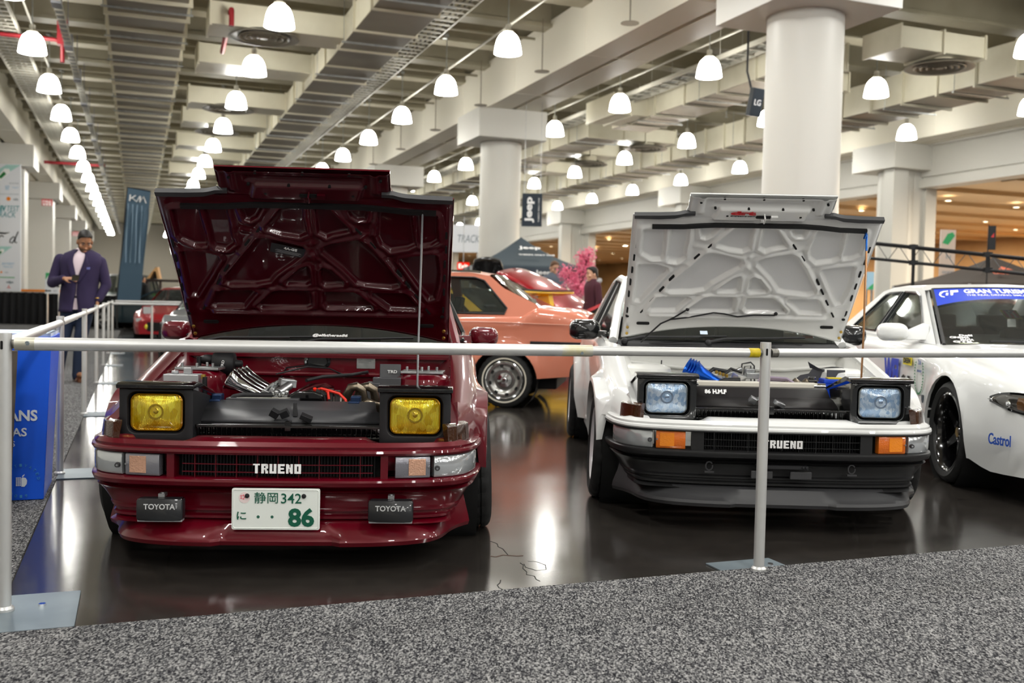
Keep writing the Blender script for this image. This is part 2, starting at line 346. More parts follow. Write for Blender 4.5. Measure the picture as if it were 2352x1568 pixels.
ON = ['nearest', 'second', 'third', 'fourth', 'fifth', 'sixth', 'seventh', 'eighth']
for i, a in enumerate((19.45, 23.45, 27.5, 31.5, 35.5, 39.6, 43.6)):
    branch('beige cross duct on the left half of the ceiling, %s from the front' % ON[i], 3.78, 1.25, a, 6.08+.14*(i % 2), .95, .42, .12 if i % 2 else 0)
for i, a in enumerate((15.4, 19.45, 27.5, 31.5, 35.5, 39.6)):
    branch('beige cross duct on the right half of the ceiling, %s from the front' % ON[i], 13.6, 15.7, a, 6.08+.12*(i % 2), 1.0, .4)
branch('big beige duct branching right behind the near column', 11.5, 12.55, 23.4, 5.98, 1.6, .5)
def make_vent():
    t = thing('ceiling_diffuser', '', 'air vent', group='round ceiling diffusers')
    m = MB(); m.lathe([(.27, .45), (.27, .1), (.3, .06)], 32); m.build('neck', M_duct, t)
    m = MB(); m.lathe([(.3, .08), (.5, .05), (.66, .015), (.67, 0), (.62, -.01), (.5, .03)], 40); m.build('rim', mat('vent_metal', '8f8a7c', .4), t)
    m = MB()
    for r in (.5, .38, .26, .14): m.lathe([(r, -.0), (r-.05, .05), (r-.075, .06), (r-.03, -.012), (r, 0)], 32)
    m.lathe([(.001, -.015), (.08, -.01), (.06, .06)], 20); m.build('cones', mat('vent_metal', '8f8a7c', .4), t)
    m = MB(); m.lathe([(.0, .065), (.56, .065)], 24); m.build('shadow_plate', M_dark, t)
    return t
v0 = make_vent(); vch = kids(v0)
for i, (a, b, lab) in enumerate(((19.9, 2.27, 'round slatted ceiling vent, nearest one left of the red bonnet peak'), (27.9, 2.27, 'round slatted ceiling vent, second from the front on the left'), (31.9, 2.27, 'round slatted ceiling vent, third from the front on the left'),
     (15.9, 15.05, 'round slatted ceiling vent at the upper right, nearest on that side'), (27.95, 14.9, 'round slatted ceiling vent, second from the front on the right'), (31.95, 14.8, 'round slatted ceiling vent, third from the front on the right'))):
    if i == 0: v0.location = H(a, b, 6.02); v0['label'] = lab
    else: dup(v0, None, H(a, b, 5.92 if b > 10 else 6.02), lab, vch)
def tray(label, b, z, w, a0, a1, pitch=.3):
    t = hthing('cable_tray', label, 'cable tray', 'cable trays under the ceiling')
    m = MB(); m.box(b-w/2, b-w/2+.03, a0, a1, z, z+.1); m.box(b+w/2-.03, b+w/2, a0, a1, z, z+.1)
    for a in np.arange(a0, a1, pitch): m.box(b-w/2+.03, b+w/2-.03, a, a+.045, z+.01, z+.04)
    for a in np.arange(a0+.5, a1, 3):
        for x in (b-w/2, b+w/2): m.cyl((x, a, z), (x, a, 6.95), .007, n=5)
    m.build('ladder', mat('tray_metal', 'b5b2a6', .45, .3), t, sharp=0)
    m = MB()
    for i, o in enumerate((-.12, .02, .13)): m.tube([(b+o+.02*math.sin(q*1.3+i), q, z+.06) for q in np.arange(a0, a1, 2)], .022, 6)
    m.build('cables', mat('tray_cable', '75736a', .5), t)
tray('wide cable ladder above the leftmost lamp row', -2.55, 6.25, .62, 9, 88)
tray('cable ladder running above the middle of the two show cars', 5.5, 6.4, .5, 9, 80)
tray('cable ladder running behind the top of the near column', 11.85, 6.3, .55, 9, 70, .45)
t = hthing('busway', 'slim metal busway rail with clamps right of the leftmost lamps', 'busway')
m = MB(); m.box(-1.36, -1.24, 8, 88, 5.95, 6.0); m.box(-1.34, -1.26, 8, 88, 6.0, 6.12); m.mi = 1
for a in np.arange(8, 88, .32): m.box(-1.37, -1.23, a, a+.1, 5.935, 6.03)
m.mi = 2
for a in np.arange(9, 88, 3.2): m.box(-1.38, -1.22, a, a+.35, 5.9, 6.16); m.cyl((-1.3, a, 6.1), (-1.3, a, 6.95), .01, n=6)
m.build('rail', [M_steel, mat('tray_metal', 'b5b2a6', .45, .3), mat('coupler_grey', '85868a', .4, .6)], t, sharp=0)
for i, (b, z) in enumerate(((6.75, 6.42), (-2.05, 6.55), (11.1, 6.5))):
    m = hb(); m.cyl((b, 8, z), (b, 85, z), .025, n=8)
    tag(m.build('conduit', mat('tray_metal', 'c2bfb2', .4, .3)), ('thin straight conduit pipe above the lamp row left of the round columns', 'thin conduit pipe above the leftmost lamps', 'thin conduit pipe above the first lamp row right of the columns')[i], 'pipe')
k = 0
for a in np.arange(16.9, 60, 4.03):              # strip luminaires / sprinkler pipes across the joists
    k += 1; t = hthing('sprinkler_pipe', 'thin cream sprinkler pipe crossing under the joists, number %d from the front' % k, 'pipe', 'sprinkler pipes under the joists'); t['label'] = 'thin cream sprinkler pipe crossing under the ceiling joists'
    m = MB(); m.cyl((-3.4, a, 6.93), (8.3, a, 6.93), .03, n=8); m.cyl((9.8, a+.8, 6.9), (21, a+.8, 6.9), .03, n=8); m.mi = 1
    for b in np.arange(-2.5, 8, 2.9): m.cyl((b, a, 6.93), (b, a, 6.72), .018, n=8); m.lathe([(.001, 0), (.05, 0), (.05, .012)], 12, TR((b, a, 6.7)))
    for b in np.arange(10.6, 20, 2.9): m.cyl((b, a+.8, 6.9), (b, a+.8, 6.7), .018, n=8); m.lathe([(.001, 0), (.05, 0), (.05, .012)], 12, TR((b, a+.8, 6.68)))
    m.build('pipe', [M_ceil, M_steel], t)
def make_drop():
    t = thing('drop_disc', '', 'sprinkler', group='discs hanging on rods along the girder')
    MB().lathe([(.001, .03), (.03, .03), (.16, 0), (.16, -.012), (.001, -.012)], 20).build('disc', mat('disc_metal', '8a8274', .4, .5), t)
    m = MB(); m.cyl((0, 0, .03), (0, 0, 1.1), .012, n=8); m.build('rod', mat('disc_metal', '8a8274', .4, .5), t); return t
d0 = make_drop(); dch = kids(d0)
for i in range(10):
    lab = 'grey disc hanging on a rod beside the long girder, %s from the front' % ords[i]
    p = H(15.75+4.03*i, 8.02, 5.95)
    if i == 0: d0.location = p; d0['label'] = lab
    else: dup(d0, None, p, lab, dch)
# red sprinkler mains at the left
m = hb(); m.tube([(-4, 22.6, 6.2), (-1.6, 22.6, 6.2), (-1.45, 22.6, 6.15), (-1.45, 22.6, 5.75)], .045, 10); m.box(-1.55, -1.35, 22.5, 22.7, 6.1, 6.6)
tag(m.build('red_pipe', M_red), 'red sprinkler main with a drop by the second leftmost lamp', 'pipe')
m = hb(); m.cyl((-3.4, 43, 6.1), (-1.2, 43, 6.1), .06)
tag(m.build('red_pipe', M_red), 'red sprinkler main farther down the leftmost lamp row', 'pipe')
m = hb(); m.tube([(1.6, 19.2, 6.0), (1.6, 19.2, 6.3), (1.7, 22.6, 6.3)], .05, 8)
tag(m.build('red_pipe', M_red), 'red sprinkler pipe left of the nearest round vent', 'pipe')
# concourse downlights
dl = None; k = 0
for a in np.arange(8, 84, 4.2):
    for b in (25, 28.4, 32, 36):
        p = H(a+(b % 3), b, 4.70)
        if dl is None:
            dl = thing('downlight', 'small round ceiling spotlight glowing in the tan concourse ceiling', 'downlight', p, 0, 'concourse downlights')
            MB().lathe([(.001, 0), (.1, 0), (.1, .03)], 16).build('bulb', M_spot, dl); MB().lathe([(.1, -.008), (.14, -.008), (.14, .03)], 16).build('trim_ring', M_white, dl); dlc = kids(dl)
        else: dup(dl, None, p, None, dlc)
# ================================================================ the two hatchback coupes
def paint(name, col, metal=0, rough=.28):
    m = mat(name, col, rough, metal, coat=.75, spec=.3); return m
P_red = paint('deep_red_paint', '5e0014', .12, .32); P_redflat = mat('red_bay_paint', '640216', .3, .1, coat=.5, spec=.3)
P_white = paint('white_car_paint', 'e4e5e4'); P_whitein = mat('white_bay_paint', 'e6e6e2', .4, coat=.3)
M_mblack = mat('matte_black', '17171a', .55); M_gblack = mat('gloss_black', '0b0b0c', .12, coat=1); M_grey = mat('dark_grey_plastic', '38383a', .5)
M_panel = mat('black_panel', '48484b', .4, bump=(400, .05)); M_void = mat('void_black', '060606', .8)
M_chrome = mat('chrome', 'dfe0e2', .08, 1); M_alu = mat('aluminium', 'c6c7c9', .28, .9, noise=(20, 'aaaeb0')); M_rubber = mat('tyre_rubber', '191919', .75, bump=(90, .1))
M_seal = mat('rubber_seal', '0d0d0e', .5); M_gold = mat('zinc_yellow', 'b99848', .35, .8); M_hdr = mat('exhaust_steel', '8f8473', .3, .9, noise=(14, '6d6357'))
M_blue = mat('anodised_blue', '1257c8', .25, .7); M_navy = mat('navy_clamp', '1f3355', .35, .5); M_ltr = mat('white_lettering', 'f4f4f4', .5)
M_cast = mat('cast_aluminium', 'bdb9b0', .4, .6, bump=(60, .2)); M_wire = mat('orange_red_wire', 'e8301c', .4); M_valve = mat('cream_white_tank', 'ddd8cc', .4)
M_titan = mat('gold_titanium', 'b98a63', .25, .9); M_brown = mat('smoked_amber_lens', '3a1d08', .1, coat=1, bump=(120, .3)); M_amber = mat('amber_lens', 'd86a08', .16, coat=1, bump=(150, .25))
M_clear = mat('clear_lens', 'c4c8cb', .1, .5, coat=1, bump=(45, .07)); M_greyl = mat('grey_clear_lens', '8b8a92', .14, .45, coat=1, bump=(200, .1)); M_peach = mat('pale_amber_bulb', 'd9a88c', .2, .4, coat=1, bump=(160, .3))
def glass_mat():
    m = mat('car_glass', 'c0c8c4', .02, trans=.97, ior=1.3, spec=.8); return m
M_glass = glass_mat()
def lens_mat(name, c1, c2, scale, vert):
    m = mat(name, c1, .13, .6, coat=1); nt, p = nodes(m); N = nt.nodes.new; L = nt.links.new
    tc = N('ShaderNodeTexCoord'); mp = N('ShaderNodeMapping'); mp.inputs['Scale'].default_value = vert; L(tc.outputs['Object'], mp.inputs[0])
    v = N('ShaderNodeTexVoronoi'); v.inputs['Scale'].default_value = scale; L(mp.outputs[0], v.inputs['Vector'])
    w = N('ShaderNodeTexWave'); w.inputs['Scale'].default_value = 70; w.bands_direction = 'X'; L(tc.outputs['Object'], w.inputs['Vector'])
    sp_ = N('ShaderNodeSeparateColor'); L(v.outputs['Color'], sp_.inputs[0])
    r = N('ShaderNodeValToRGB'); r.color_ramp.elements[0].color = hexc(c1); r.color_ramp.elements[1].color = hexc(c2); L(sp_.outputs[0], r.inputs[0]); L(r.outputs[0], p.inputs['Base Color'])
    ad = N('ShaderNodeMath'); ad.operation = 'MULTIPLY_ADD'; ad.inputs[1].default_value = .5; L(w.outputs['Fac'], ad.inputs[0]); L(sp_.outputs[1], ad.inputs[2])
    b = N('ShaderNodeBump'); b.inputs['Strength'].default_value = .55; b.inputs['Distance'].default_value = .004; L(ad.outputs[0], b.inputs['Height']); L(b.outputs[0], p.inputs['Normal'])
    return m
M_yel = lens_mat('yellow_headlamp_lens', 'd2ae00', 'fff04c', 40, (1, 1, .6)); M_bluelens = lens_mat('blue_headlamp_lens', '86a8cf', 'd3e3f3', 62, (1, 1, .8))
def carbon_mat():
    m = mat('carbon_fibre', '111214', .2, .2, coat=1); nt, p = nodes(m); N = nt.nodes.new; L = nt.links.new
    tc = N('ShaderNodeTexCoord'); c = N('ShaderNodeTexChecker'); c.inputs['Scale'].default_value = 260; L(tc.outputs['Object'], c.inputs['Vector'])
    c.inputs[1].default_value = hexc('08090a'); c.inputs[2].default_value = hexc('26282a'); L(c.outputs[0], p.inputs['Base Color']); return m
M_carbon = carbon_mat()
# planform of the nose: half outline, swept with mirrored halves
HALF = [(0, 0), (.12, .001), (.24, .004), (.36, .012), (.47, .025), (.56, .043), (.62, .062), (.67, .09), (.705, .125), (.73, .17), (.75, .23), (.762, .3), (.77, .37), (.774, .435)]
LIPH = [(0, 0), (.12, .001), (.24, .004), (.36, .014), (.45, .034), (.51, .058), (.555, .088), (.585, .13), (.605, .18), (.625, .25), (.66, .33), (.71, .40)]
def planform(half=HALF, n=4):
    pts = [(-x, y) for x, y in half[:0:-1]] + list(half); P = [Vector((x, y)) for x, y in pts]; out = []
    for i in range(len(P)-1):
        for k in range(n):
            t = k/n; p0 = P[max(0, i-1)]; p1 = P[i]; p2 = P[i+1]; p3 = P[min(len(P)-1, i+2)]
            out.append(.5*((2*p1)+(p2-p0)*t+(2*p0-5*p1+4*p2-p3)*t*t+(3*p1-p0-3*p2+p3)*t**3))
    return out+[P[-1]]
def sweep(mb, prof, x0=-9, x1=9, closed=True, half=HALF, cap=True, ymax=9):
    P = planform(half); secs = []
    for i, p in enumerate(P):
        if not (x0-1e-6 <= p.x <= x1+1e-6) or p.y > ymax: continue
        t = (P[min(i+1, len(P)-1)]-P[max(i-1, 0)]).normalized(); n = Vector((t.y, -t.x))
        pr = prof(p.x, p.y) if callable(prof) else prof
        secs.append([(p.x+n.x*o, p.y+n.y*o, z) for o, z in pr])
    return mb.loft(secs, closed=closed, cap=cap and closed)
HINGE_Y, HINGE_Z = 1.3, .811
def hood_pt(u, v, h=0):      # bonnet surface; h rises towards the engine
    L = .939; d1 = Vector((0, -.652, .676))/L; d2 = Vector((0, -.125, .105)).normalized()
    n1 = Vector((0, -d1.z, d1.y)); n2 = Vector((0, -d2.z, d2.y)); w = smooth((v-.90)/.06)
    p = d1*min(v, .93)+d2*max(0, v-.93) if v > .93 else d1*v
    n = (n1*(1-w)+n2*w).normalized()
    return Vector((u, HINGE_Y, HINGE_Z))+p+n*h
PK = '''-.591,.851 -.475,.857 -.467,.67 -.478,.643 -.527,.641 -.584,.676 -.592,.702|-.448,.858 -.353,.859 -.35,.769 -.354,.725 -.347,.655 -.39,.618 -.437,.626 -.445,.652|-.293,.865 -.197,.873 -.228,.819 -.259,.797 -.28,.805|-.116,.872 -.014,.874 -.018,.827 -.011,.733 -.047,.708 -.124,.722 -.189,.747 -.193,.768|.039,.875 .102,.872 .128,.838 .179,.767 .18,.75 .104,.727 .074,.711 .039,.734|.184,.869 .269,.87 .257,.82 .221,.819 .197,.84|.322,.867 .463,.857 .481,.675 .447,.653 .364,.635 .323,.671 .308,.723|.493,.854 .576,.851 .585,.704 .553,.677 .503,.667 .493,.684|-.596,.599 -.501,.601 -.437,.576 -.431,.553 -.477,.473 -.567,.323 -.593,.327 -.598,.351|-.236,.697 -.187,.694 -.043,.649 -.031,.627 -.046,.591 -.093,.544 -.178,.468 -.213,.421 -.282,.404 -.41,.4 -.426,.414 -.417,.452|.048,.638 .09,.666 .217,.699 .255,.678 .314,.592 .402,.441 .401,.413 .362,.402 .236,.412 .199,.425 .142,.506 .049,.611|-.031,.524 -.024,.505 -.023,.422 -.042,.409 -.133,.409 -.14,.428 -.06,.514|.049,.519 .078,.513 .134,.441 .132,.413 .046,.406 .033,.419 .035,.503|-.47,.36 -.304,.363 -.285,.352 -.336,.283 -.354,.257 -.493,.252 -.511,.266|-.204,.364 -.035,.368 -.027,.347 -.028,.27 -.051,.257 -.273,.251 -.291,.27|.037,.363 .184,.364 .216,.341 .267,.281 .267,.262 .045,.258 .03,.287|.274,.362 .425,.365 .446,.349 .489,.275 .478,.256 .352,.26 .271,.343|.409,.586 .56,.621 .58,.608 .59,.501 .583,.419 .568,.34 .544,.329 .5,.398 .406,.568'''
def sdf(X, Y, poly):         # signed distance, negative inside
    P = np.array(poly); Q = np.roll(P, -1, 0); d = np.full(X.shape, 9.); ins = np.zeros(X.shape, bool)
    for (ax, ay), (bx, by) in zip(P, Q):
        ex, ey = bx-ax, by-ay; t = np.clip(((X-ax)*ex+(Y-ay)*ey)/(ex*ex+ey*ey), 0, 1)
        d = np.minimum(d, np.hypot(X-ax-t*ex, Y-ay-t*ey))
        c = ((ay > Y) != (by > Y)) & (X < (bx-ax)*(Y-ay)/(by-ay+1e-12)+ax); ins ^= c
    return np.where(ins, -d, d)
def nstep(t): t = np.clip(t, 0, 1); return t*t*(3-2*t)
SLOT = [(-.619,.742,90),(-.625,.652,90),(-.628,.561,90),(-.63,.469,90),(-.631,.378,90),(-.629,.252,90),(-.16,.833,55),(-.224,.752,55),(-.287,.671,55),(-.405,.508,57),(-.451,.424,60),(-.497,.342,60),(-.543,.255,60),(.163,.835,-52),(.223,.754,-54),(.284,.673,-54),(.403,.5,-60),(.442,.428,-60),(.487,.346,-60),(.539,.253,-60),(.623,.741,90),(.623,.655,90),(.618,.563,90),(.617,.473,90),(.616,.383,90),(.614,.261,90)]
def build_hood(car, outer, inner, floor_m):
    polys = [[tuple(map(float, q.split(','))) for q in s.split()] for s in PK.split('|')]
    def v0(u): return .015+.105*max(0, 1-(abs(u)/.62)**2.2)
    m = MB(); nu, nv = 280, 200
    U, Vv = np.meshgrid(np.linspace(-1, 1, nu+1), np.linspace(0, 1, nv+1)); B = np.vectorize(v0)
    wd = .64+.015*Vv; X = U*wd; Y = B(X)*(1-Vv)+Vv*(.94)
    D = np.full(X.shape, 9.)
    for p in polys: D = np.minimum(D, sdf(X, Y, p))
    h = -.013*nstep((.003-D)/.010) + .012*nstep((.03-np.abs(D-.008))/.03)*nstep(D/.008)     # pocket floors sink, rims swell
    h += .004*np.sin(Y*9)
    e = np.minimum(wd-np.abs(X), Y-B(X)); h -= .012*(1-nstep(e/.02))
    def ribs(h, ax, ay, bx, by, w, a):
        ex, ey = bx-ax, by-ay; t = np.clip(((X-ax)*ex+(Y-ay)*ey)/(ex*ex+ey*ey), 0, 1); d = np.hypot(X-ax-t*ex, Y-ay-t*ey); return h+a*np.exp(-(d/w)**2)
    for s in (-1, 1):
        h = ribs(h, s*.13, .88, s*.55, .24, .022, .008); h = ribs(h, 0, .6, s*.33, .24, .016, .008); h = ribs(h, s*.01, .67, s*.3, .74, .016, .006); h = ribs(h, s*.33, .61, s*.6, .64, .016, .006)
        h = ribs(h, s*.62, .9, s*.62, .2, .02, .006)
    h = ribs(h, 0, .9, 0, .25, .018, .006); h = ribs(h, -.4, .385, .4, .385, .01, .006); h = ribs(h, -.5, .222, .5, .222, .012, .020)
    m.add([hood_pt(X[j, i], Y[j, i], h[j, i]) for j in range(nv+1) for i in range(nu+1)], [(j*(nu+1)+i, j*(nu+1)+i+1, (j+1)*(nu+1)+i+1, (j+1)*(nu+1)+i) for j in range(nv) for i in range(nu)])
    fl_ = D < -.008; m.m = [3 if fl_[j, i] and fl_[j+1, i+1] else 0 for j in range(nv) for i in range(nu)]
    nu2, nv2 = 110, 34; U, Vv = np.meshgrid(np.linspace(-1, 1, nu2+1), np.linspace(0, 1, nv2+1)); fl = .012*(1-np.clip(Vv/.35, 0, 1))**2
    wd = .372+fl; X = U*wd; Y = .935+Vv*.155
    h = .016*nstep((.02-sdf(X, Y, [(-.23,.93),(-.205,1.0),(.245,1.0),(.225,.93)]))/.02) - .010*nstep((.012-sdf(X, Y, [(-.25,1.025),(-.25,1.05),(.25,1.05),(.25,1.025)]))/.02)
    h += .010*nstep((.02-np.abs(np.abs(X)-.31))/.012)*nstep((Y-.95)/.03); h += .012*nstep((Y-1.07)/.012); h -= .012*(1-nstep((wd-np.abs(X))/.012))
    m.add([hood_pt(X[j, i], Y[j, i], h[j, i]) for j in range(nv2+1) for i in range(nu2+1)], [(j*(nu2+1)+i, j*(nu2+1)+i+1, (j+1)*(nu2+1)+i+1, (j+1)*(nu2+1)+i) for j in range(nv2) for i in range(nu2)])
    m.mi = 1                                        # outer skin and folded rim
    def out(u, v, k=0):
        d = min(.662-abs(u), 1.105-v, v-v0(u)+.01, max(.955-v, .39-abs(u))); return hood_pt(u, v, -.013-.030*float(nstep(d/.10)))
    pts = 24
    lo = [(-.645+1.29*i/pts) for i in range(pts+1)]
    m.loft([[out(u, v0(u)*(1-t)+.945*t) for u in lo] for t in (0, .03, .06, .1, .2, .4, .6, .8, .9, .94, .97, 1)])
    lo2 = [(-.375+.75*i/pts) for i in range(pts+1)]
    m.loft([[out(u, .94+.158*t) for u in lo2] for t in np.linspace(0, 1, 4)])
    rim = [(u, v0(u)) for u in lo] + [(.6475, .3), (.655, .942), (.40, .952), (.386, .962), (.375, 1.0), (.375, 1.095)] + [(u, 1.097) for u in lo2[::-1]] + [(-.375, 1.0), (-.386, .962), (-.40, .952), (-.655, .942), (-.6475, .3)]
    m.loft([[out(*p) for p in rim+rim[:1]], [hood_pt(p[0]*.998, p[1], -.006) for p in rim+rim[:1]]])
    m.mi = 2                                        # slots and holes of the pressing
    def dot(u, v, a, b, ang, hh=.0):
        c = hood_pt(u, v, 0); ax = (hood_pt(u+.01, v)-c).normalized(); ay = (hood_pt(u, v+.01)-c).normalized(); nn = (hood_pt(u, v, .01)-c).normalized()
        ca, sa = math.cos(R(ang)), math.sin(R(ang)); X_ = ax*ca+ay*sa; Y_ = ay*ca-ax*sa; hh = hh or .018
        q = [(a/2*math.cos(t)+(a/2-b/2)*(0), b/2*math.sin(t)) for t in np.linspace(0, 2*math.pi, 12, endpoint=False)] if abs(a-b) < .004 else rrect(a, b, b*.48, 3)
        m.add([c+X_*x+Y_*y+nn*hh for x, y in q]+[c+X_*x+Y_*y+nn*(hh-.012) for x, y in q], [tuple(range(len(q)))]+[(i, (i+1) % len(q), len(q)+(i+1) % len(q), len(q)+i) for i in range(len(q))])
    for u, v, a in SLOT: dot(u, v, .045, .010, a, .0125 if abs(u) < .6 else .009)
    for u, v in ((-.626,.205),(.61,.216)): dot(u, v, .02, .017, 0, .012)
    for u in (-.53, .53): dot(u, .148, .075, .018, 0, .011)
    for u, v in ((-.238,1.012),(-.065,1.01),(.111,1.01),(.267,1.012),(-.316,1.05),(.333,1.05),(-.169,.964),(.21,.963),(-.2,1.08),(0,1.08),(.2,1.08)): dot(u, v, .013, .012, 0, .0175 if v < 1 else .013)
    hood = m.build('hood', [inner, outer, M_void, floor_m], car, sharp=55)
    b = MB()
    b.loft([[hood_pt(u, v+s*.011, .022) for s in (-1, 1)]+[hood_pt(u, v+s*.011, .006) for s in (1, -1)] for u, v in ((-.55,.877),(-.386,.88),(-.287,.89),(-.221,.895),(.044,.897),(.24,.897),(.339,.89),(.439,.878),(.575,.874))], closed=True, cap=True)
    b.build('rubber_seal', M_seal, hood)
    for s in (-1, 1):
        b = MB(); b.loft([[hood_pt(s*u, v-w, .016), hood_pt(s*u, v+.012, .016), hood_pt(s*u, v+.012, -.01), hood_pt(s*u, v-w, -.01)] for u, v, w in ((.648,.942,.012),(.52,.945,.016),(.44,.95,.014),(.415,.955,.01),(.385,.965,.008),(.335,.966,.006))], closed=True, cap=True)
        b.build('shoulder_trim', M_grey, hood)
        for v in (.10, .05):
            b = MB(); c = hood_pt(s*.618, v+.02, .012); b.T = face_m(c, (1, 0, 0), (0, -.69, .72)); b.lathe([(.001, .008), (.008, .008), (.009, 0)], 8); b.build('hinge_bolt', M_gold, hood)
    b = MB(); c = hood_pt(.02, .963, .018); b.T = face_m(c, (1, 0, 0), (0, -.76, .64))
    b.prism(rrect(.085, .02, .009), .0, .003); b.mi = 1; b.tube([(0, -.02, .0), (0, -.016, .03), (0, .016, .03), (0, .02, 0)], .004, 6); b.box(.035, .07, -.012, .012, 0, .014); b.box(-.012, .004, -.034, -.018, 0, .008)
    b.build('latch_striker', [M_void, inner], hood)
    return hood
# shapes of the body sides
ARCH_R = .335
def arch(y, ax, r=ARCH_R):
    d = abs(y-ax); return .27+math.sqrt(r*r-d*d) if d < r else 0
ZT = [(.12, .54), (.2, .55), (.3, .575), (.5, .62), (.8, .69), (1.2, .78), (1.35, .80), (1.6, .815), (2.4, .83), (3.2, .85), (3.8, .86), (4.1, .82)]
XO = [(.12, .69), (.2, .715), (.3, .742), (.45, .77), (.77, .785), (1.2, .785), (2, .79), (3.1, .79), (3.7, .77), (4.1, .72)]
def side_col(y, flare):
    zt, xo = interp(y, ZT), interp(y, XO); a = max(arch(y, .77), arch(y, 3.17)); zb = max(a, .46 if y < .44 else .17)
    xin = .655 if y < 1.3 else max(.655, xo-.075) if y < 1.5 else xo-.075
    fl = lambda z: flare*sum(math.exp(-(((math.hypot(y-c, z-.27)-ARCH_R)/.075)**2)) for c in (.77, 3.17)) if y > .42 else 0
    if y < .44: zb = min(zb, zt-.07)
    pts = [(xin-.004, zt-.03), (xin, zt), (xin+.03, zt+.008), (xo-.05, zt-.006), (xo-.022, zt-.03), (xo-.007, zt-.065)]
    z1 = zt-.09 if zt-.09 > zb+.02 else zb+.02
    pts = [(x, max(z, zb+.03-i*.003)) for i, (x, z) in enumerate(pts)]
    for i in range(9):
        z = z1+(zb-z1)*i/8; tuck = .03*smooth((.36-z)/.2) if y > .44 else 0; pts.append((xo-tuck+fl(z), z))
    x, z = pts[-1]; pts.append((x-.03, z+.004)); return [(px_, y, z) for px_, z in pts]
def mirror_secs(secs): return [[(-p[0], p[1], p[2]) for p in s] for s in secs]
def tyre_mesh(r, w, ri, n=96):
    prof = [(ri, -w*.40), (ri+.01, -w*.47), (ri+(r-ri)*.5, -w*.53), (r-.022, -w*.5), (r-.008, -w*.45), (r, -w*.38), (r, -w*.30), (r-.008, -w*.29), (r-.008, -w*.26), (r, -w*.25), (r+.001, -w*.05), (r-.008, -w*.04), (r-.008, w*.04), (r+.001, w*.05), (r, w*.25), (r-.008, w*.26), (r-.008, w*.29), (r, w*.30), (r, w*.38), (r-.008, w*.45), (r-.022, w*.5), (ri+(r-ri)*.5, w*.53), (ri+.01, w*.47), (ri, w*.40)]
    m = MB(rotm(y=R(90)))
    m.grid(lambda u, v: (lambda q, a, d: ((q[0]-d)*math.cos(a), (q[0]-d)*math.sin(a), q[1]))(prof[round(v*(len(prof)-1))], 2*math.pi*u+.06*math.sin(v*math.pi), .006 if round(u*n) % 4 == 0 and 4 <= round(v*(len(prof)-1)) <= 19 else 0), n, len(prof)-1, cu=True)
    return m
def add_wheel(car, c, side, r, w, ri, style, rim_m, camber=0, spokes=8):
    m = tyre_mesh(r, w, ri); t = m.build('wheel', M_rubber, car, sharp=30); t.location = c; t.rotation_euler = (0, R(camber)*side, 0)
    s = side                                     # s = +1: outer face towards +x
    b = MB(rotm(y=R(90)*s)); o = w*.46
    b.lathe([(ri+.006, o), (ri-.004, o+.004), (ri-.012, o-.004), (ri-.02, o-.02), (ri-.03, o-.07), (ri-.032, -w*.4), (ri+.004, -w*.46)], 48)
    if style == 'dish': d = .085
    elif style == 'flat': d = .02
    else: d = .03
    for k in range(spokes):
        a = 2*math.pi*k/spokes; ww = .032 if spokes < 7 else .022
        b.T = rotm(y=R(90)*s) @ Matrix.Rotation(a, 4, 'Z')
        b.hexa([(.04, -ww*1.1, o-d-.03), (ri-.03, -ww*.8, o-d-.015), (ri-.03, ww*.8, o-d-.015), (.04, ww*1.1, o-d-.03)], [(.04, -ww, o-d+.006), (ri-.028, -ww*.6, o-d+.012), (ri-.028, ww*.6, o-d+.012), (.04, ww, o-d+.006)])
    b.T = rotm(y=R(90)*s); b.lathe([(.001, o-d+.022), (.03, o-d+.022), (.036, o-d+.012), (.07, o-d+.006), (.075, o-d-.03), (.001, o-d-.03)], 24)
    b.build('rim', rim_m, t, sharp=35)
    b = MB(rotm(y=R(90)*s)); b.lathe([(.001, -.03), (.13, -.03), (.13, -.05), (.001, -.05)], 24); b.build('brake_disc', mat('brake_disc', '77736f', .35, .9), t)
    return t
def block_word(word, M, w, h, m, parent, name='badge'):
    S = {'T': [(0,6,4,7),(1.2,0,2.8,6)], 'R': [(0,0,1.55,7),(1.55,5.5,3.6,7),(2.45,3.6,4,6.6),(1.55,2.9,3.2,3.9),(2.2,1.6,3.3,2.9),(2.45,0,4,2)], 'U': [(0,0,1.55,7),(2.45,0,4,7),(1.55,0,2.45,1.5)],
         'E': [(0,0,1.55,7),(1.55,5.5,4,7),(1.55,2.9,3.6,4.2),(1.55,0,4,1.5)], 'N': [(0,0,1.4,7),(2.6,0,4,7),(1.4,3.6,2.0,6.4),(2.0,1.0,2.6,4.4)], 'O': [(0,0,1.55,7),(2.45,0,4,7),(1.55,0,2.45,1.5),(1.55,5.5,2.45,7)]}
    b = MB(M); k = w/(len(word)*4.9-.9)
    for i, ch in enumerate(word):
        for x0, y0, x1, y1 in S[ch]: b.box((i*4.9+x0)*k-w/2, (i*4.9+x1)*k-w/2, (y0/7-.5)*h, (y1/7-.5)*h, 0, .004)
    return b.build(name, m, parent, sharp=0)
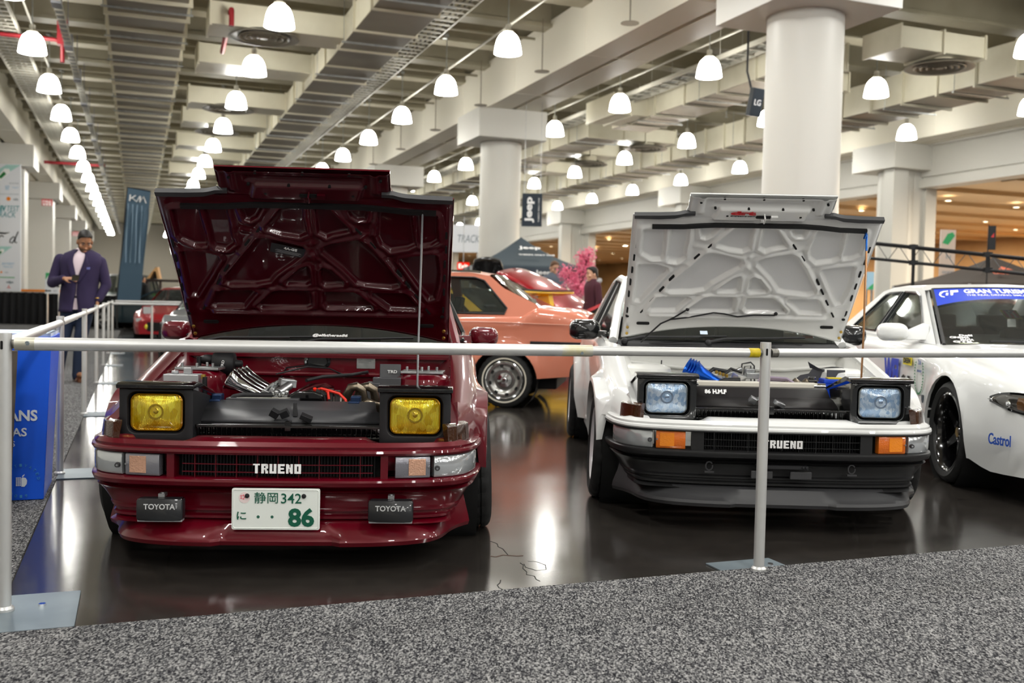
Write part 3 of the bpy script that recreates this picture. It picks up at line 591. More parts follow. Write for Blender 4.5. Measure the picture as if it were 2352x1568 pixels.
def add_pod(car, s, body_m, lid_m, lens_m, rim_m):
    cx = s*.512; hw = .143
    b = MB(TR((cx, 0, 0)))
    side = [(.205, .445), (.205, .668), (.56, .605), (.46, .445)]
    for x in (-hw, hw): b.add([(x, y, z) for y, z in side], [(0, 1, 2, 3)])
    b.add([(x, y, z) for x in (-hw, hw) for y, z in side], [(0, 1, 5, 4), (1, 2, 6, 5), (2, 3, 7, 6), (3, 0, 4, 7)][1:])
    zc = .572; fy = .205                         # face with a recessed rounded opening
    o = [(x, fy, zc+z-.0155) for x, z in rrect(2*hw, .222, .012, 4)]; i1 = [(x, fy-.004, zc+z) for x, z in rrect(.225, .168, .035, 4)]; i2 = [(x, fy+.03, zc+z) for x, z in rrect(.205, .15, .03, 4)]
    i0 = [(x, fy-.006, zc-.010+z) for x, z in rrect(2*hw-.022, .2, .03, 4)]
    b.loft([q+q[:1] for q in (o, i0, i1, i2)]); b.add(i2, [tuple(range(len(i2)))])
    h = b.build('headlight_pod', body_m, car, bevel=.004)
    b = MB(TR((cx, 0, 0))); b.loft([[(x, y, z) for y, z in ((.185, .668), (.183, .684), (.2, .69), (.28, .692), (.60, .612), (.60, .6), (.25, .672))] for x in (-hw-.008, -hw+.02, 0, hw-.02, hw+.008)], closed=True, cap=True)
    b.build('lid', lid_m, h, bevel=.003)
    b = MB(TR((cx, fy+.02, zc))); A = rrect(.203, .148, .03, 5)
    b.loft([[(x*k, -d, z*k) for x, z in A+A[:1]] for k, d in ((1, .0), (1, .014), (.955, .017), (.95, .008))]); b.build('lamp_rim', rim_m, h)
    b = MB(TR((cx, fy+.02, zc))); b.loft([[(x*k, -d, z*k) for x, z in A+A[:1]] for k, d in ((.955, .010), (.9, .013), (.7, .019), (.45, .023), (.2, .025), (.01, .0255))])
    L = b.build('lens', lens_m, h, sharp=0); L.data.polygons.foreach_set('use_smooth', [True]*len(L.data.polygons))
    b = MB(TR((cx, fy-.003, zc+.004)) @ rotm(x=R(90))); b.lathe([(.03, -.006), (.031, .004), (.024, .004), (.022, -.004), (.014, .002), (.001, .003)], 24); b.build('bulb_cap', mat('bulb_cap_'+lens_m.name, 'b89a20' if lens_m is M_yel else '8fa3bd', .2, .8, coat=1), L)
    return h
def add_car(name, label, x, y, yaw, lift, red):
    car = thing(name, label, 'car', (x, y, 0), yaw)
    BP, IP = (P_red, P_redflat) if red else (P_white, P_whitein)
    LOW = P_red if red else M_mblack
    z = lambda o: (setattr(o, 'location', (o.location.x, o.location.y, o.location.z+lift)), o)[1]
    # ---- body: fenders, doors, quarters
    ys = sorted(set([round(v, 3) for v in list(np.arange(.14, 4.11, .09))+[.44, .4401]+[c+ARCH_R*math.cos(t) for c in (.77, 3.17) for t in np.linspace(0, math.pi, 17)]+[c+e*(ARCH_R+.001) for c in (.77, 3.17) for e in (-1, 1)]]))
    m = MB()
    for s in (1, -1):
        secs = [side_col(v, .045 if red else .065) for v in ys]; m.loft(secs if s > 0 else mirror_secs(secs))
    def hw(v): return interp(v, XO)-.08
    roof = [(2.1, .535, 1.175), (2.2, .535, 1.2), (2.5, .535, 1.222), (2.8, .535, 1.22), (3.0, .53, 1.2)]
    m.loft([[(-w-.02, yy, zz-.035), (-w, yy, zz-.004), (-w*.6, yy, zz+.018), (0, yy, zz+.025), (w*.6, yy, zz+.018), (w, yy, zz-.004), (w+.02, yy, zz-.035)] for yy, w, zz in roof])
    for s in (1, -1):                               # pillars, hatch frame
        m.tube([(s*.685, 1.40, .80), (s*.63, 1.75, 1.0), (s*.552, 2.12, 1.17), (s*.55, 2.5, 1.2), (s*.545, 3.0, 1.18), (s*.60, 3.4, 1.03), (s*.66, 3.78, .86)], .028, 8)
        m.hexa([(s*.715, 2.52, .82), (s*.73, 2.52, .82), (s*.73, 2.62, .82), (s*.715, 2.62, .82)], [(s*.545, 2.58, 1.19), (s*.56, 2.58, 1.19), (s*.56, 2.66, 1.19), (s*.545, 2.66, 1.19)])
        m.hexa([(s*.70, 3.25, .84), (s*.72, 3.25, .84), (s*.68, 3.8, .86), (s*.66, 3.8, .86)], [(s*.55, 3.0, 1.18), (s*.565, 3.0, 1.18), (s*.60, 3.35, 1.05), (s*.585, 3.35, 1.05)])
    m.loft([[(-w, yy, zz), (-w*.5, yy+.03, zz+.012), (0, yy+.04, zz+.015), (w*.5, yy+.03, zz+.012), (w, yy, zz)] for yy, w, zz in ((3.72, .66, .865), (3.95, .68, .862), (4.1, .66, .83), (4.12, .67, .6), (4.1, .67, .52))])
    z(m.build('body', BP, car, sharp=38))
    # ---- nose
    def cap_prof(xx, yy):
        d = smooth((abs(xx)-.33)/.05)*smooth((.72-abs(xx))/.05)*.022; e = .035*smooth((yy-.1)/.12)
        return [(-.16+e*2, .490-d-e), (-.10, .497-d-e*.8), (-.03, .496-d*.7-e*.6), (-.004, .488-e*.3), (.008, .472), (.006, .462), (.016, .458), (.018, .449), (.012, .440), (-.06, .440)]
    m = MB(); sweep(m, cap_prof)
    if red or True:
        sweep(m, lambda xx, yy: [(-.05, .350), (.004, .350), (.014, .344), (.016, .336), (.010, .320), (-.03, .302), (-.06, .30)]) if red else None
    if red:
        for s in (1, -1): sweep(m, [(-.05, .345), (.004, .345), (.004, .442), (-.05, .442)], *sorted((s*.372, s*.43)))
    z(m.build('bumper', BP, car, sharp=32))
    m = MB()
    if not red:
        sweep(m, [(-.05, .352), (.004, .352), (.014, .346), (.016, .336), (.010, .320), (-.03, .302), (-.06, .30)])
        for s in (1, -1): sweep(m, [(-.05, .345), (.003, .345), (.003, .442), (-.05, .442)], *sorted((s*.36, s*.43)))
        sweep(m, [(-.01, .436), (.016, .436), (.017, .442), (-.01, .443)])
    dam = [(-.05, .305), (-.02, .296), (-.062, .28), (-.07, .262), (-.07, .228), (-.052, .222), (-.052, .214), (-.066, .209), (-.066, .201), (-.046, .196), (-.046, .186), (-.060, .180), (-.02, .168), (-.16, .168), (-.16, .305)]
    def damp(xx, yy): k = smooth((yy-.05)/.15); return [(o*(1-k)+(-.015-.62*max(0, .29-z_)+.25*(o+.06))*k if o > -.15 else o, z_) for o, z_ in dam]
    sweep(m, damp, ymax=.41)
    z(m.build('air_dam', LOW if red else mat('bumper_black', '1b1b1c', .42), car, sharp=32))
    m = MB()
    def lip(xx, yy):
        c = smooth((.235-abs(xx))/.02)*.022; up = .11*smooth((yy-.10)/.30)
        k = 0 if red else .012
        return [(-.10, .178), (-.03, .178+up*.9), (-.012, .172+up), (.018-c*.3, .142+up*.45), (.036+k-c, .125+up*.1), (.042+k-c, .112), (.036+k-c, .096), (-.10, .096)]
    sweep(m, lip, ymax=.425, half=LIPH)
    z(m.build('front_lip', BP if red else mat('lip_grey', '2f2f31', .45), car, sharp=32))
    # ---- lamps in the bumper
    for s in (1, -1):
        m = MB(); x0, x1 = sorted((s*.432, s*.59)); sweep(m, [(-.03, .352), (.004, .352), (.008, .358), (.008, .430), (.004, .436), (-.03, .436)], x0, x1)
        t = z(m.build('turn_signal', M_greyl if red else M_amber, car, bevel=.003))
        m = MB(); a, b = sorted((s*.475, s*.572)); sweep(m, [(.004, .362), (.011, .362), (.011, .427), (.004, .427)], a, b); m.build('lens_window', M_peach if red else mat('amber_bright', 'f08a12', .2, coat=1, bump=(150, .25)), t, bevel=.002)
        m = MB()
        for xx in (.45, .575): m.T = TR((s*xx, .03 if xx < .5 else .044, .395)) @ rotm(x=R(90)); m.lathe([(.001, .014), (.004, .014), (.005, .0)], 8)
        m.build('screws', M_chrome, t)
        m = MB(); x0, x1 = sorted((s*.592, s*.757)); sweep(m, [(-.04, .352), (.0, .352), (.006, .362), (.006, .428), (0, .436), (-.04, .436)], x0, x1); t = z(m.build('corner_light', M_clear, car, bevel=.003))
        m = MB(TR((s*.607, .04, .39)) @ rotm(x=R(90))); m.lathe([(.004, .012), (.009, .012), (.011, 0)], 12); m.build('lens_screw', M_grey, t)
        # side marker in the fender
        m = MB(); sweep(m, lambda xx, yy: [(-.055+.0*yy, .478-.02*smooth((yy-.2)/.1)), (-.02, .478-.015*smooth((yy-.2)/.1)), (-.026, .545), (-.045, .553), (-.07, .55)], *sorted((s*.655, s*.755))); z(m.build('side_marker', M_brown, car, bevel=.004))
    # ---- grille
    m = MB(); sweep(m, [(-.075, .34), (-.07, .34), (-.07, .445), (-.075, .445)], -.43, .43); m.mi = 1
    for xx in np.arange(-.37, .371, .012): m.box(xx, xx+.003, .055, .068, .35, .437)
    m.mi = 2
    g = .028
    for zz in (.372, .402): sweep(m, [(-.012, zz-.0018), (-.003, zz-.0018), (-.003, zz+.0014), (-.012, zz+.0014)], -.372, .372)
    for xx in np.arange(-.312, .32, .078): m.box(xx-.0014, xx+.0014, .010, g, .348, .438)
    z(m.build('grille', [M_void, mat('radiator_fins', '15161a', .5), BP if red else M_gblack], car, sharp=0))
    z(block_word('TRUENO', face_m((0, -.006, .389)), .18, .036, M_ltr, car, 'badge'))
    # ---- bay: radiator support, inner fenders, firewall, towers
    m = MB(); m.box(-.655, .655, 1.235, 1.25, .3, .745); m.box(-.655, .655, 1.2, 1.26, .742, .757); m.box(-.655, .655, 1.26, 1.34, .75, .77); m.tube([(-.64, 1.215, .69), (-.3, 1.215, .66), (.3, 1.215, .66), (.64, 1.215, .69)], .012, 8)
    for s in (1, -1):
        m.loft([[(s*.656, v, interp(v, ZT)-.01), (s*.64, v, interp(v, ZT)-.035), (s*.60, v, interp(v, ZT)-.07), (s*.55, v, .52), (s*.53, v, .30)] for v in np.arange(.42, 1.27, .07)])
        m.T = TR((s*.53, .92, 0)); m.lathe([(.16, .35), (.15, .60), (.13, .672), (.10, .69), (.001, .695)], 28); m.T = Matrix()
        m.hexa([(s*.40, .44, .48), (s*.66, .44, .48), (s*.66, .5, .48), (s*.40, .5, .48)], [(s*.40, .46, .56), (s*.66, .46, .60), (s*.66, .52, .62), (s*.40, .5, .575)])
        for v in (.55, .7, .85, 1.0, 1.12): m.box(s*.66-.012, s*.66+.012, v, v+.03, interp(v, ZT)-.03, interp(v, ZT)-.012)
    m.box(-.55, .55, .5, 1.24, .28, .3); m.box(-.42, .42, .44, .5, .50, .535)
    z(m.build('engine_bay', IP, car, sharp=35))
    m = MB(); m.box(-.41, .41, .235, .262, .512, .524) if red else m.box(-.41, .41, .235, .262, .515, .526); m.box(-.41, .41, .24, .27, .465, .475)
    for xx in (-.385, .0, .385): m.box(xx-.012, xx+.012, .228, .27, .5, .54)
    m.box(-.4, .4, .3, .33, .40, .52)
    for xx in np.arange(-.39, .4, .02): m.box(xx, xx+.004, .262, .285, .47, .512)
    z(m.build('radiator_support', M_gblack, car, sharp=0, bevel=.002))
    PN = [[(-.36, .5, .595), (.33, .5, .595)], [(-.375, .405, .568), (.345, .405, .565)], [(-.385, .395, .563), (.355, .395, .56)], [(-.395, .345, .530), (.36, .35, .530)], [(-.40, .34, .520), (.36, .345, .520)]]
    if not red: PN = [[(-.34, .5, .612), (.32, .5, .612)], [(-.35, .462, .608), (.33, .462, .608)], [(-.36, .435, .566), (.34, .435, .566)], [(-.37, .42, .558), (.35, .42, .558)], [(-.38, .35, .528), (.355, .35, .528)], [(-.38, .345, .518), (.355, .345, .518)]]
    m = MB(); m.loft(PN)
    z(m.build('radiator_panel', M_panel if red else mat('carbon_panel', '2c2a2b', .4, bump=(300, .04)), car, sharp=20, solid=.004))
    m = MB()
    m.hexa([(.0, .36, .545), (.02, .36, .545), (.02, .38, .545), (0, .38, .545)], [(.0, .37, .60), (.012, .37, .60), (.012, .39, .60), (0, .39, .60)])
    for xx, a in ((-.07, .5), (-.03, -.4)): m.cbox((xx, .335, .56), (.035, .03, .03), (.3, a, 0))
    m.cbox((.06, .33, .545), (.05, .04, .02), (.2, .4, .1))
    z(m.build('hood_latch', M_mblack if red else M_alu, car, sharp=0, bevel=.002))
    # ---- cowl, windscreen, wipers, cabin
    m = MB(); m.loft([[(-.62+.0*q, 1.34+.05*(1-(q/.62)**2)*0, .765), ] for q in (0,)]) if False else None
    m.loft([[(xx, 1.33, .772), (xx, 1.40-.05*(1-(xx/.66)**2), .80), (xx, 1.43-.06*(1-(xx/.66)**2), .812)] for xx in np.linspace(-.66, .66, 20)])
    z(m.build('cowl_panel', M_mblack if red else M_mblack, car, sharp=25))
    def ws(u, t): xx = (-.645*(1-t)-.52*t)*(1-2*u); return (xx, 1.42+.69*t-.07*(1-(xx/.65)**2), .812+.365*t+.012*math.sin(math.pi*t))
    m = MB(); m.grid(lambda u, t: ws(u, t), 16, 8); z(m.build('windshield', M_glass, car, sharp=0, solid=.004))
    for s in (1, -1):
        m = MB(); m.add([(s*.69, 1.52, .835), (s*.715, 2.5, .84), (s*.56, 2.56, 1.175), (s*.56, 2.15, 1.16)], [(0, 1, 2, 3)]); z(m.build('side_window', M_glass, car, sharp=0, solid=.004))
        m = MB(); m.add([(s*.715, 2.64, .84), (s*.70, 3.22, .85), (s*.556, 3.0, 1.16), (s*.556, 2.68, 1.175)], [(0, 1, 2, 3)]); z(m.build('quarter_window', M_glass, car, sharp=0, solid=.004))
        m = MB(); m.tube([(s*.70, 1.46, .825), (s*.566, 2.14, 1.17), (s*.565, 2.6, 1.19), (s*.56, 3.0, 1.175)], .011, 6); m.tube([(s*.72, 1.5, .832), (s*.735, 2.5, .838), (s*.72, 3.25, .846)], .009, 6); m.tube([(s*.735, 2.57, .835), (s*.566, 2.6, 1.185)], .02, 6)
        z(m.build('window_trim', M_seal, car))
    m = MB(); m.add([(-.52, 3.02, 1.195), (.52, 3.02, 1.195), (.62, 3.75, .88), (-.62, 3.75, .88)], [(0, 1, 2, 3)]); z(m.build('hatch_window', M_glass, car, sharp=0, solid=.004))
    m = MB(); m.box(-.62, .62, 1.44, 1.6, .70, .80); m.box(-.66, .66, 1.6, 3.9, .3, .36); m.box(-.6, .6, .55, 1.2, .16, .27); m.box(-.58, .58, 1.2, 3.9, .16, .3)
    for s in (1, -1): m.cbox((s*.34, 2.35, .62), (.46, .14, .62), (R(-12), 0, 0)); m.cbox((s*.34, 2.1, .42), (.46, .5, .16)); m.cbox((s*.34, 2.42, 1.0), (.24, .09, .16), (R(-12), 0, 0))
    z(m.build('interior', mat('interior_black', '1a1a1c', .7), car, bevel=.02))
    for s in (1, -1):
        for c in (.77, 3.17):
            m = MB(TR((s*.66, c, .27)) @ rotm(y=R(90))); m.lathe([(ARCH_R, -.14), (ARCH_R, .12)], 24); z(m.build('wheel_liner', M_void, car))
    for i, (bx, tx, ty, tz) in enumerate(((-.12, .30, 1.40, .838), (-.62, -.17, 1.385, .835))):
        m = MB(); m.tube([(bx, 1.355, .805), (bx+.1, 1.35, .828), (tx, ty-.04, tz)], [.011, .009, .006], 6); m.tube([(bx+.14, 1.362, .828), (tx+.16, ty-.01, tz+.006)], .006, 5); m.ball((bx, 1.355, .80), .022, 6); z(m.build('wiper', M_mblack, car))
    # ---- mirrors
    for s in (1, -1):
        c = Vector((s*.84, 1.75, .855)); wv, hv = (.165, .105) if red else (.2, .13)
        m = MB(); A = rrect(wv, hv, hv*.42, 5)
        if red: c.z = .845
        m.loft([[(c.x+x_*k+s*.012*d, c.y+yy, c.z+z_*k) for x_, z_ in A] for k, yy, d in ((.55, -.075, 0), (.8, -.062, 0), (.95, -.03, 0), (1, .01, 0), (.97, .04, 0))], closed=True, cap=True)
        m.hexa([(s*.70, 1.68, .80), (s*.80, 1.70, .82), (s*.80, 1.78, .82), (s*.70, 1.78, .80)], [(s*.70, 1.69, .85), (s*.80, 1.71, .85), (s*.80, 1.77, .85), (s*.70, 1.77, .85)])
        t = z(m.build('door_mirror', BP if red else M_carbon, car, sharp=50, bevel=.004))
        m = MB(TR((c.x, c.y+.042, c.z)) @ rotm(x=R(-90))); m.prism(rrect(wv*.86, hv*.8, hv*.3), 0, .002); m.build('mirror_glass', M_chrome, t)
        m = MB(); m.hexa([(s*.66, 1.32, .70), (s*.74, 1.32, .70), (s*.72, 1.42, .78), (s*.66, 1.42, .78)], [(s*.655, 1.30, .80), (s*.735, 1.30, .775), (s*.70, 1.42, .83), (s*.665, 1.42, .83)])
    # door handles, skirt
    for s in (1, -1): m = MB(); m.box(*sorted((s*.70, s*.775)), 1.1, 2.84, .13, .21); z(m.build('side_skirt', BP, car, bevel=.015))
    for s in (1, -1):
        m = MB(); m.box(*sorted((s*.786, s*.802)), 2.36, 2.48, .66, .70); z(m.build('door_handle', M_gblack, car, bevel=.006))
        m = MB(); m.box(*sorted((s*.30, s*.64)), 4.11, 4.14, .62, .74); z(m.build('tail_light', mat('tail_red', 'a01018', .15, coat=1), car, bevel=.008))
    m = MB(); sweep(m, [(-.05, .28), (0, .28), (.02, .34), (.02, .5), (-.05, .5)]); m.v = [(a, 4.16-b, c) for a, b, c in m.v]; z(m.build('rear_bumper', LOW, car, sharp=35))
    # ---- pods
    for s in (1, -1): z(add_pod(car, s, M_mblack if red else M_carbon, M_gblack, M_yel if red else M_bluelens, mat('yellow_rim', 'b07c08', .2, .5, coat=1) if red else mat('lamp_rim_grey', '8d9294', .25, .8)))
    z(build_hood(car, BP, mat('red_bonnet_inner_shade', '400310', .3, .1, coat=.6, spec=.3) if red else mat('bonnet_inner_white', 'e6e6e4', .38, coat=.3), mat('red_bonnet_floor_shade', '3e0310', .32, coat=.55, spec=.3) if red else mat('bonnet_floor_grey', 'e3e3e3', .5, bump=(160, .1))))  # shade under the raised red bonnet is put into its darker reds
    # ---- wheels
    wm = mat('rim_silver', 'b9babd', .25, .9) if red else mat('rim_white', 'e3e3e6', .25, .2, coat=.5)
    for s in (1, -1):
        add_wheel(car, (s*.735, .77, .285), s, .285, .2, .2, 'dish', wm, -2.5, 8); add_wheel(car, (s*(.745 if red else .775), 3.17, .285), s, .285, .2, .2, 'dish', wm, -2, 8)
    return car, z
def S(b, *a, **k): return b.build(*a, **k)
# ---------------------------------------------------------------- the red one
car, z = add_car('hatchback_coupe', 'dark red pop-up headlight coupe with yellow headlamps, bonnet open behind the barrier', -.882, 3.768, .066, 0, True)
hood = [c for c in kids(car) if c.name.startswith('hood') and 'latch' not in c.name][0]
def hoodM(u, v, h=.012, ang=0): return face_m(hood_pt(u, v, h), (1, 0, 0), (0, -.69, .72)) @ Matrix.Rotation(ang, 4, 'Z')
b = MB(hoodM(-.105, .622, .003, R(-14))); b.prism(rrect(.165, .055, .002), 0, .0015); d = S(b, 'engine_decal', mat('decal_black', '2b2b2e', .5), hood)
text('4A-GE', hoodM(-.095, .633, .0055, R(-14)), .06, .014, M_ltr, d, bold=.02)
b = MB(hoodM(-.105, .622, .0055, R(-14)))
for i, w in enumerate((.11, .12, .1, .115)): b.box(-w/2, w/2, -.004-.005*i, -.0025-.005*i, 0, .0005)
S(b, 'fine_print', mat('decal_grey', '8d8d90', .5), d, sharp=0)
m = MB(); m.tube([(.508, .58, .60), (.508, .60, .80), (.512, .72, 1.3), tuple(hood_pt(.515, .885, .012))], .005, 8); m.build('prop_rod', mat('braided_rod', '8b8c90', .35, .7), car)
# plate
b = MB(face_m((.0, -.02, .238))); b.prism(rrect(.33, .158, .008), 0, .003); p = b.build('number_plate', mat('plate_white', 'e9eee9', .35), car)
GR = mat('plate_green', '0f5a44', .4); PM = lambda x_, y_, d=.0032: face_m((x_, -.02-d, .238+y_))
b = MB(PM(0, 0, .003)); A = rrect(.322, .15, .007); B_ = rrect(.314, .142, .006); b.loft([[(q[0], q[1], 0) for q in A+A[:1]], [((a[0]+c[0])/2, (a[1]+c[1])/2, .002) for a, c in zip(A+A[:1], B_+B_[:1])], [(q[0], q[1], 0) for q in B_+B_[:1]]]); b.build('plate_rim', mat('plate_white', 'e9eee9', .35), p)
text('静岡', PM(-.037, .043), .088, .042, GR, p); text('342', PM(.057, .041), .076, .038, GR, p, bold=.005); text('86', PM(.095, -.031), .098, .072, GR, p, bold=.035); text('に', PM(-.128, -.026), .035, .03, GR, p, bold=.01)
for x_, y_, n in ((-.066, -.03, GR), (-.014, -.03, GR)): b = MB(PM(x_, y_)); b.lathe([(.001, .001), (.0055, .001), (.0055, 0)], 12); b.build('dot', n, p)
b = MB(PM(-.118, .043)); b.lathe([(.001, .0008), (.021, .0008), (.021, 0)], 24); s_ = b.build('seal_sticker', mat('sticker_pale', 'ecd9d8', .5), p)
b = MB(PM(-.118, .043, .0042))
for k in range(5): b.cbox((-.006+.007*math.cos(k*1.257), .002+.007*math.sin(k*1.257), 0), (.006, .006, .0004), (0, 0, k))
b.build('flower', mat('sticker_pink', 'e07a86', .5), s_, sharp=0)
for x_ in (-.108, .104): b = MB(PM(x_, .05)); b.lathe([(.001, .006), (.008, .005), (.009, 0)], 14); b.build('plate_bolt', M_mblack, p)
# fog lamps under covers
for s in (1, -1):
    c = (s*.432, -.005, .232); b = MB(face_m(c)); A = rrect(.172, .084, .012, 4)
    b.loft([[(x*k, y*k, d) for x, y in A] for k, d in ((.96, -.03), (1, -.01), (1, .012), (.985, .02), (.96, .022))], closed=True, cap=True); f = b.build('fog_lamp', mat('fog_cover', '1d1e21', .35, coat=.3), car, sharp=50)
    b = MB(face_m(c)); b.box(-.082, .082, .036, .041, -.02, .015); b.build('fog_trim', M_chrome, f, bevel=.002)
    b = MB(face_m(c)); b.box(-.083, .083, -.047, -.033, -.02, .018); l_ = b.build('fog_base', mat('fog_base', 'b9bcc0', .25, .5), f, bevel=.003)
    text('TOYOTA', face_m((c[0], c[1]-.0222, c[2]+.012)), .116, .021, mat('grey_lettering', 'c9cacb', .4), f, bold=.02)
    b = MB(face_m(c)); b.box(-.055, .055, -.043, -.037, .018, .0185); b.build('fog_print', M_grey, l_, sharp=0)
    b = MB(); b.box(c[0]-.012, c[0]+.012, .0, .04, .275, .288); b.cyl((c[0], .02, .27), (c[0], .02, .29), .006, n=8); b.build('fog_bracket', M_alu, f, sharp=0)
text('@elfatherae86', face_m((.036, 1.35, .848), (1, 0, 0), (0, .5, .86)), .178, .020, M_ltr, car, 'windshield_lettering', bold=.03, shear=.25)
b = MB(face_m((.23, 1.40, .825), (1, .03, 0), (0, .5, .8))); b.box(-.06, .06, -.01, .012, 0, .001); b.build('green_decal', mat('green_decal', '1c8f62', .5), car)
b = MB(face_m((.42, 1.41, .815), (1, .05, -.1), (0, .5, .8))); b.box(-.13, .13, -.015, .012, 0, .001); b.build('white_decal', M_ltr, car)
# engine
eng = MB(); eng.box(-.1, .16, .58, 1.08, .32, .56)
e = eng.build('engine', M_cast, car, bevel=.02)
b = MB()
for k in range(4):
    y_ = .62+.09*k; M_ = TR((-.19, y_, .61)) @ rotm(y=R(-62)); b.T = M_
    b.lathe([(.024, -.01), (.026, .04), (.034, .10), (.045, .135), (.052, .142), (.049, .146), (.04, .13), (.026, .08), (.02, .0)], 20)
b.build('velocity_stacks', M_chrome, e)
b = MB()
for k in range(4): y_ = .62+.09*k; b.cbox((-.145, y_, .60), (.07, .06, .05), (0, R(25), 0)); b.cyl((-.16, y_, .63), (-.12, y_, .66), .01, n=8)
b.cyl((-.125, .58, .635), (-.125, .95, .635), .011, n=8); b.cbox((-.09, .60, .60), (.07, .05, .035)); b.cbox((-.08, .72, .655), (.07, .09, .035), (0, .1, .3)); b.cyl((-.10, .6, .62), (-.06, .66, .65), .02, n=12)
for k in range(6): b.ball((-.13+.014*k, .56+.01*(k % 2), .615+.006*(k % 3)), .011, 6)
b.build('throttle_bodies', M_alu, e, bevel=.003)
b = MB(); b.loft([[(x_, y_, z_) for x_, z_ in ((-.055, .57), (-.05, .615), (-.02, .632), (.06, .635), (.10, .62), (.11, .57))] for y_ in (.56, .58, .8, 1.0)], closed=True, cap=True); b.build('cam_cover', M_gblack, e, bevel=.01)
b = MB()
for i, x_ in enumerate((.075, .10, .13, .158)): b.cyl((x_, .585, .565), (x_, .59, .628-.006*(i % 2)), .0125, n=8); b.cbox((x_, .59, .632-.006*(i % 2)), (.024, .03, .02))
b.build('distributor', mat('smoke_plastic', '3b3a3a', .3), e)
b = MB(); b.tube([(.075, .585, .64), (.09, .57, .645), (.13, .57, .635), (.17, .56, .625), (.2, .54, .60), (.208, .52, .57)], .006, 8); b.tube([(.10, .585, .642), (.12, .565, .63), (.125, .56, .60)], .006, 8); b.tube([(.06, .585, .628), (.062, .575, .645)], .008, 8); b.build('ignition_leads', M_wire, e)
b = MB()
for x_, y_ in ((.205, .68), (.255, .70)): b.tube([(x_-.02, y_, .56), (x_-.012, y_-.02, .61), (x_+.008, y_-.03, .645), (x_+.03, y_-.03, .65), (x_+.055, y_-.02, .635), (x_+.062, y_, .59), (x_+.06, y_, .5)], .0205, 12)
b.tube([(.26, .6, .56), (.29, .6, .585), (.33, .61, .57), (.35, .63, .52)], .02, 12); b.build('exhaust_header', M_hdr, e)
b = MB(); b.tube([(-.31, .55, .58), (-.28, .55, .605), (-.24, .555, .613), (-.12, .56, .613)], .013, 10); b.tube([(-.16, .9, .68), (-.05, 1.15, .70), (.05, 1.2, .69), (.12, 1.2, .66)], .004, 6); b.tube([(.0, .75, .665), (.06, .85, .675), (.18, 1.0, .675), (.24, 1.2, .675)], .008, 8); b.tube([(-.2, 1.22, .62), (-.16, 1.2, .69), (-.05, 1.2, .705), (.03, 1.2, .69)], .004, 6); b.build('hoses', M_mblack, e)
b = MB(); b.box(-.34, .30, .525, .575, .40, .588); b.box(-.31, .0, .52, .58, .588, .603); z(b.build('radiator', [mat('radiator_tank', '47474a', .4)], car, bevel=.004))
b = MB(); b.hexa([(-.31, .53, .588), (-.05, .53, .588), (-.02, .57, .588), (-.31, .57, .588)], [(-.30, .54, .604), (-.06, .54, .604), (-.04, .56, .604), (-.3, .56, .604)]); z(b.build('radiator_tank', M_valve, car))
for x_ in (-.345, .245): b = MB(); b.box(x_-.022, x_+.022, .5, .56, .585, .62); b.box(x_-.03, x_+.02, .48, .52, .58, .6); z(b.build('radiator_clamp', M_navy, car, bevel=.006))
b = MB(TR((-.43, 1.06, .715)) @ rotm(y=R(90))); b.lathe([(.001, -.06), (.05, -.055), (.058, -.04), (.06, .03), (.05, .045), (.02, .05), (.015, .08), (.001, .085)], 24); q = z(b.build('reservoir', M_mblack, car))
b = MB(); b.ball((-.52, 1.1, .73), .035, 8, (1.4, 1, .7)); b.cyl((-.56, 1.08, .70), (-.56, 1.08, .745), .012, n=8); b.build('master_cylinder', M_mblack, q)
text('TRD', face_m((-.43, .998, .715), (.2, 0, 1), (-1, 0, .2)), .04, .012, M_ltr, q, bold=.02)
b = MB(); b.box(-.63, -.475, .72, .80, .55, .685); b.cyl((-.585, .75, .685), (-.585, .75, .7), .016, n=12); b.cbox((-.53, .76, .70), (.035, .03, .03)); q = z(b.build('catch_tank', mat('brushed_tank', 'c2c4c8', .3, .6), car, bevel=.004))
b = MB(); b.cyl((-.457, .74, .665), (-.457, .74, .685), .011, n=8); b.cyl((-.457, .74, .6), (-.457, .74, .615), .011, n=8); b.build('brass_fittings', M_gold, q)
b = MB(); b.cyl((-.45, .735, .55), (-.45, .735, .675), .011, n=8); b.build('sight_tube', M_mblack, q)
for s in (1, -1):
    b = MB(TR((s*.52, .92, .695))); b.prism([(-.10, -.05), (.10, -.06), (.11, .05), (-.09, .06)], 0, .012); b.T = b.T @ TR((0, 0, .012))
    for x_, y_ in ((-.07, -.03), (.0, -.04), (.07, -.03), (.03, .03)): b.cyl((x_, y_, 0), (x_, y_, .02), .007, n=6)
    z(b.build('strut_plate', M_alu, car, bevel=.002))
b = MB(face_m((-.012, 1.232, .722))); A = rrect(.13, .058, .024, 5); b.loft([[(x_*k, y_*k, d) for x_, y_ in A] for k, d in ((1, 0), (1, .006), (.8, .008), (.72, .002), (.6, .002))], closed=True, cap=True); z(b.build('vent_cover', M_carbon, car))
b = MB(face_m((.23, 1.232, .718))); b.prism(rrect(.092, .055, .002), 0, .002); q = z(b.build('chassis_plate', M_alu, car))
b = MB(face_m((.23, 1.229, .718)))
for i in range(3): b.box(-.038, .038-.012*i, .017-.008*i, .0185-.008*i, 0, .0003)
b.build('plate_print', M_grey, q, sharp=0)
b = MB(); b.cbox((.37, .92, .69), (.10, .012, .09), (R(-8), 0, R(4))); b.cbox((.36, .84, .66), (.13, .05, .035)); b.cbox((.30, .84, .60), (.06, .1, .11)); q = z(b.build('heat_shield', M_panel, car, bevel=.004))
text('TRD', face_m((.38, .91, .70), (1, .05, 0)), .045, .014, M_ltr, q, bold=.02)
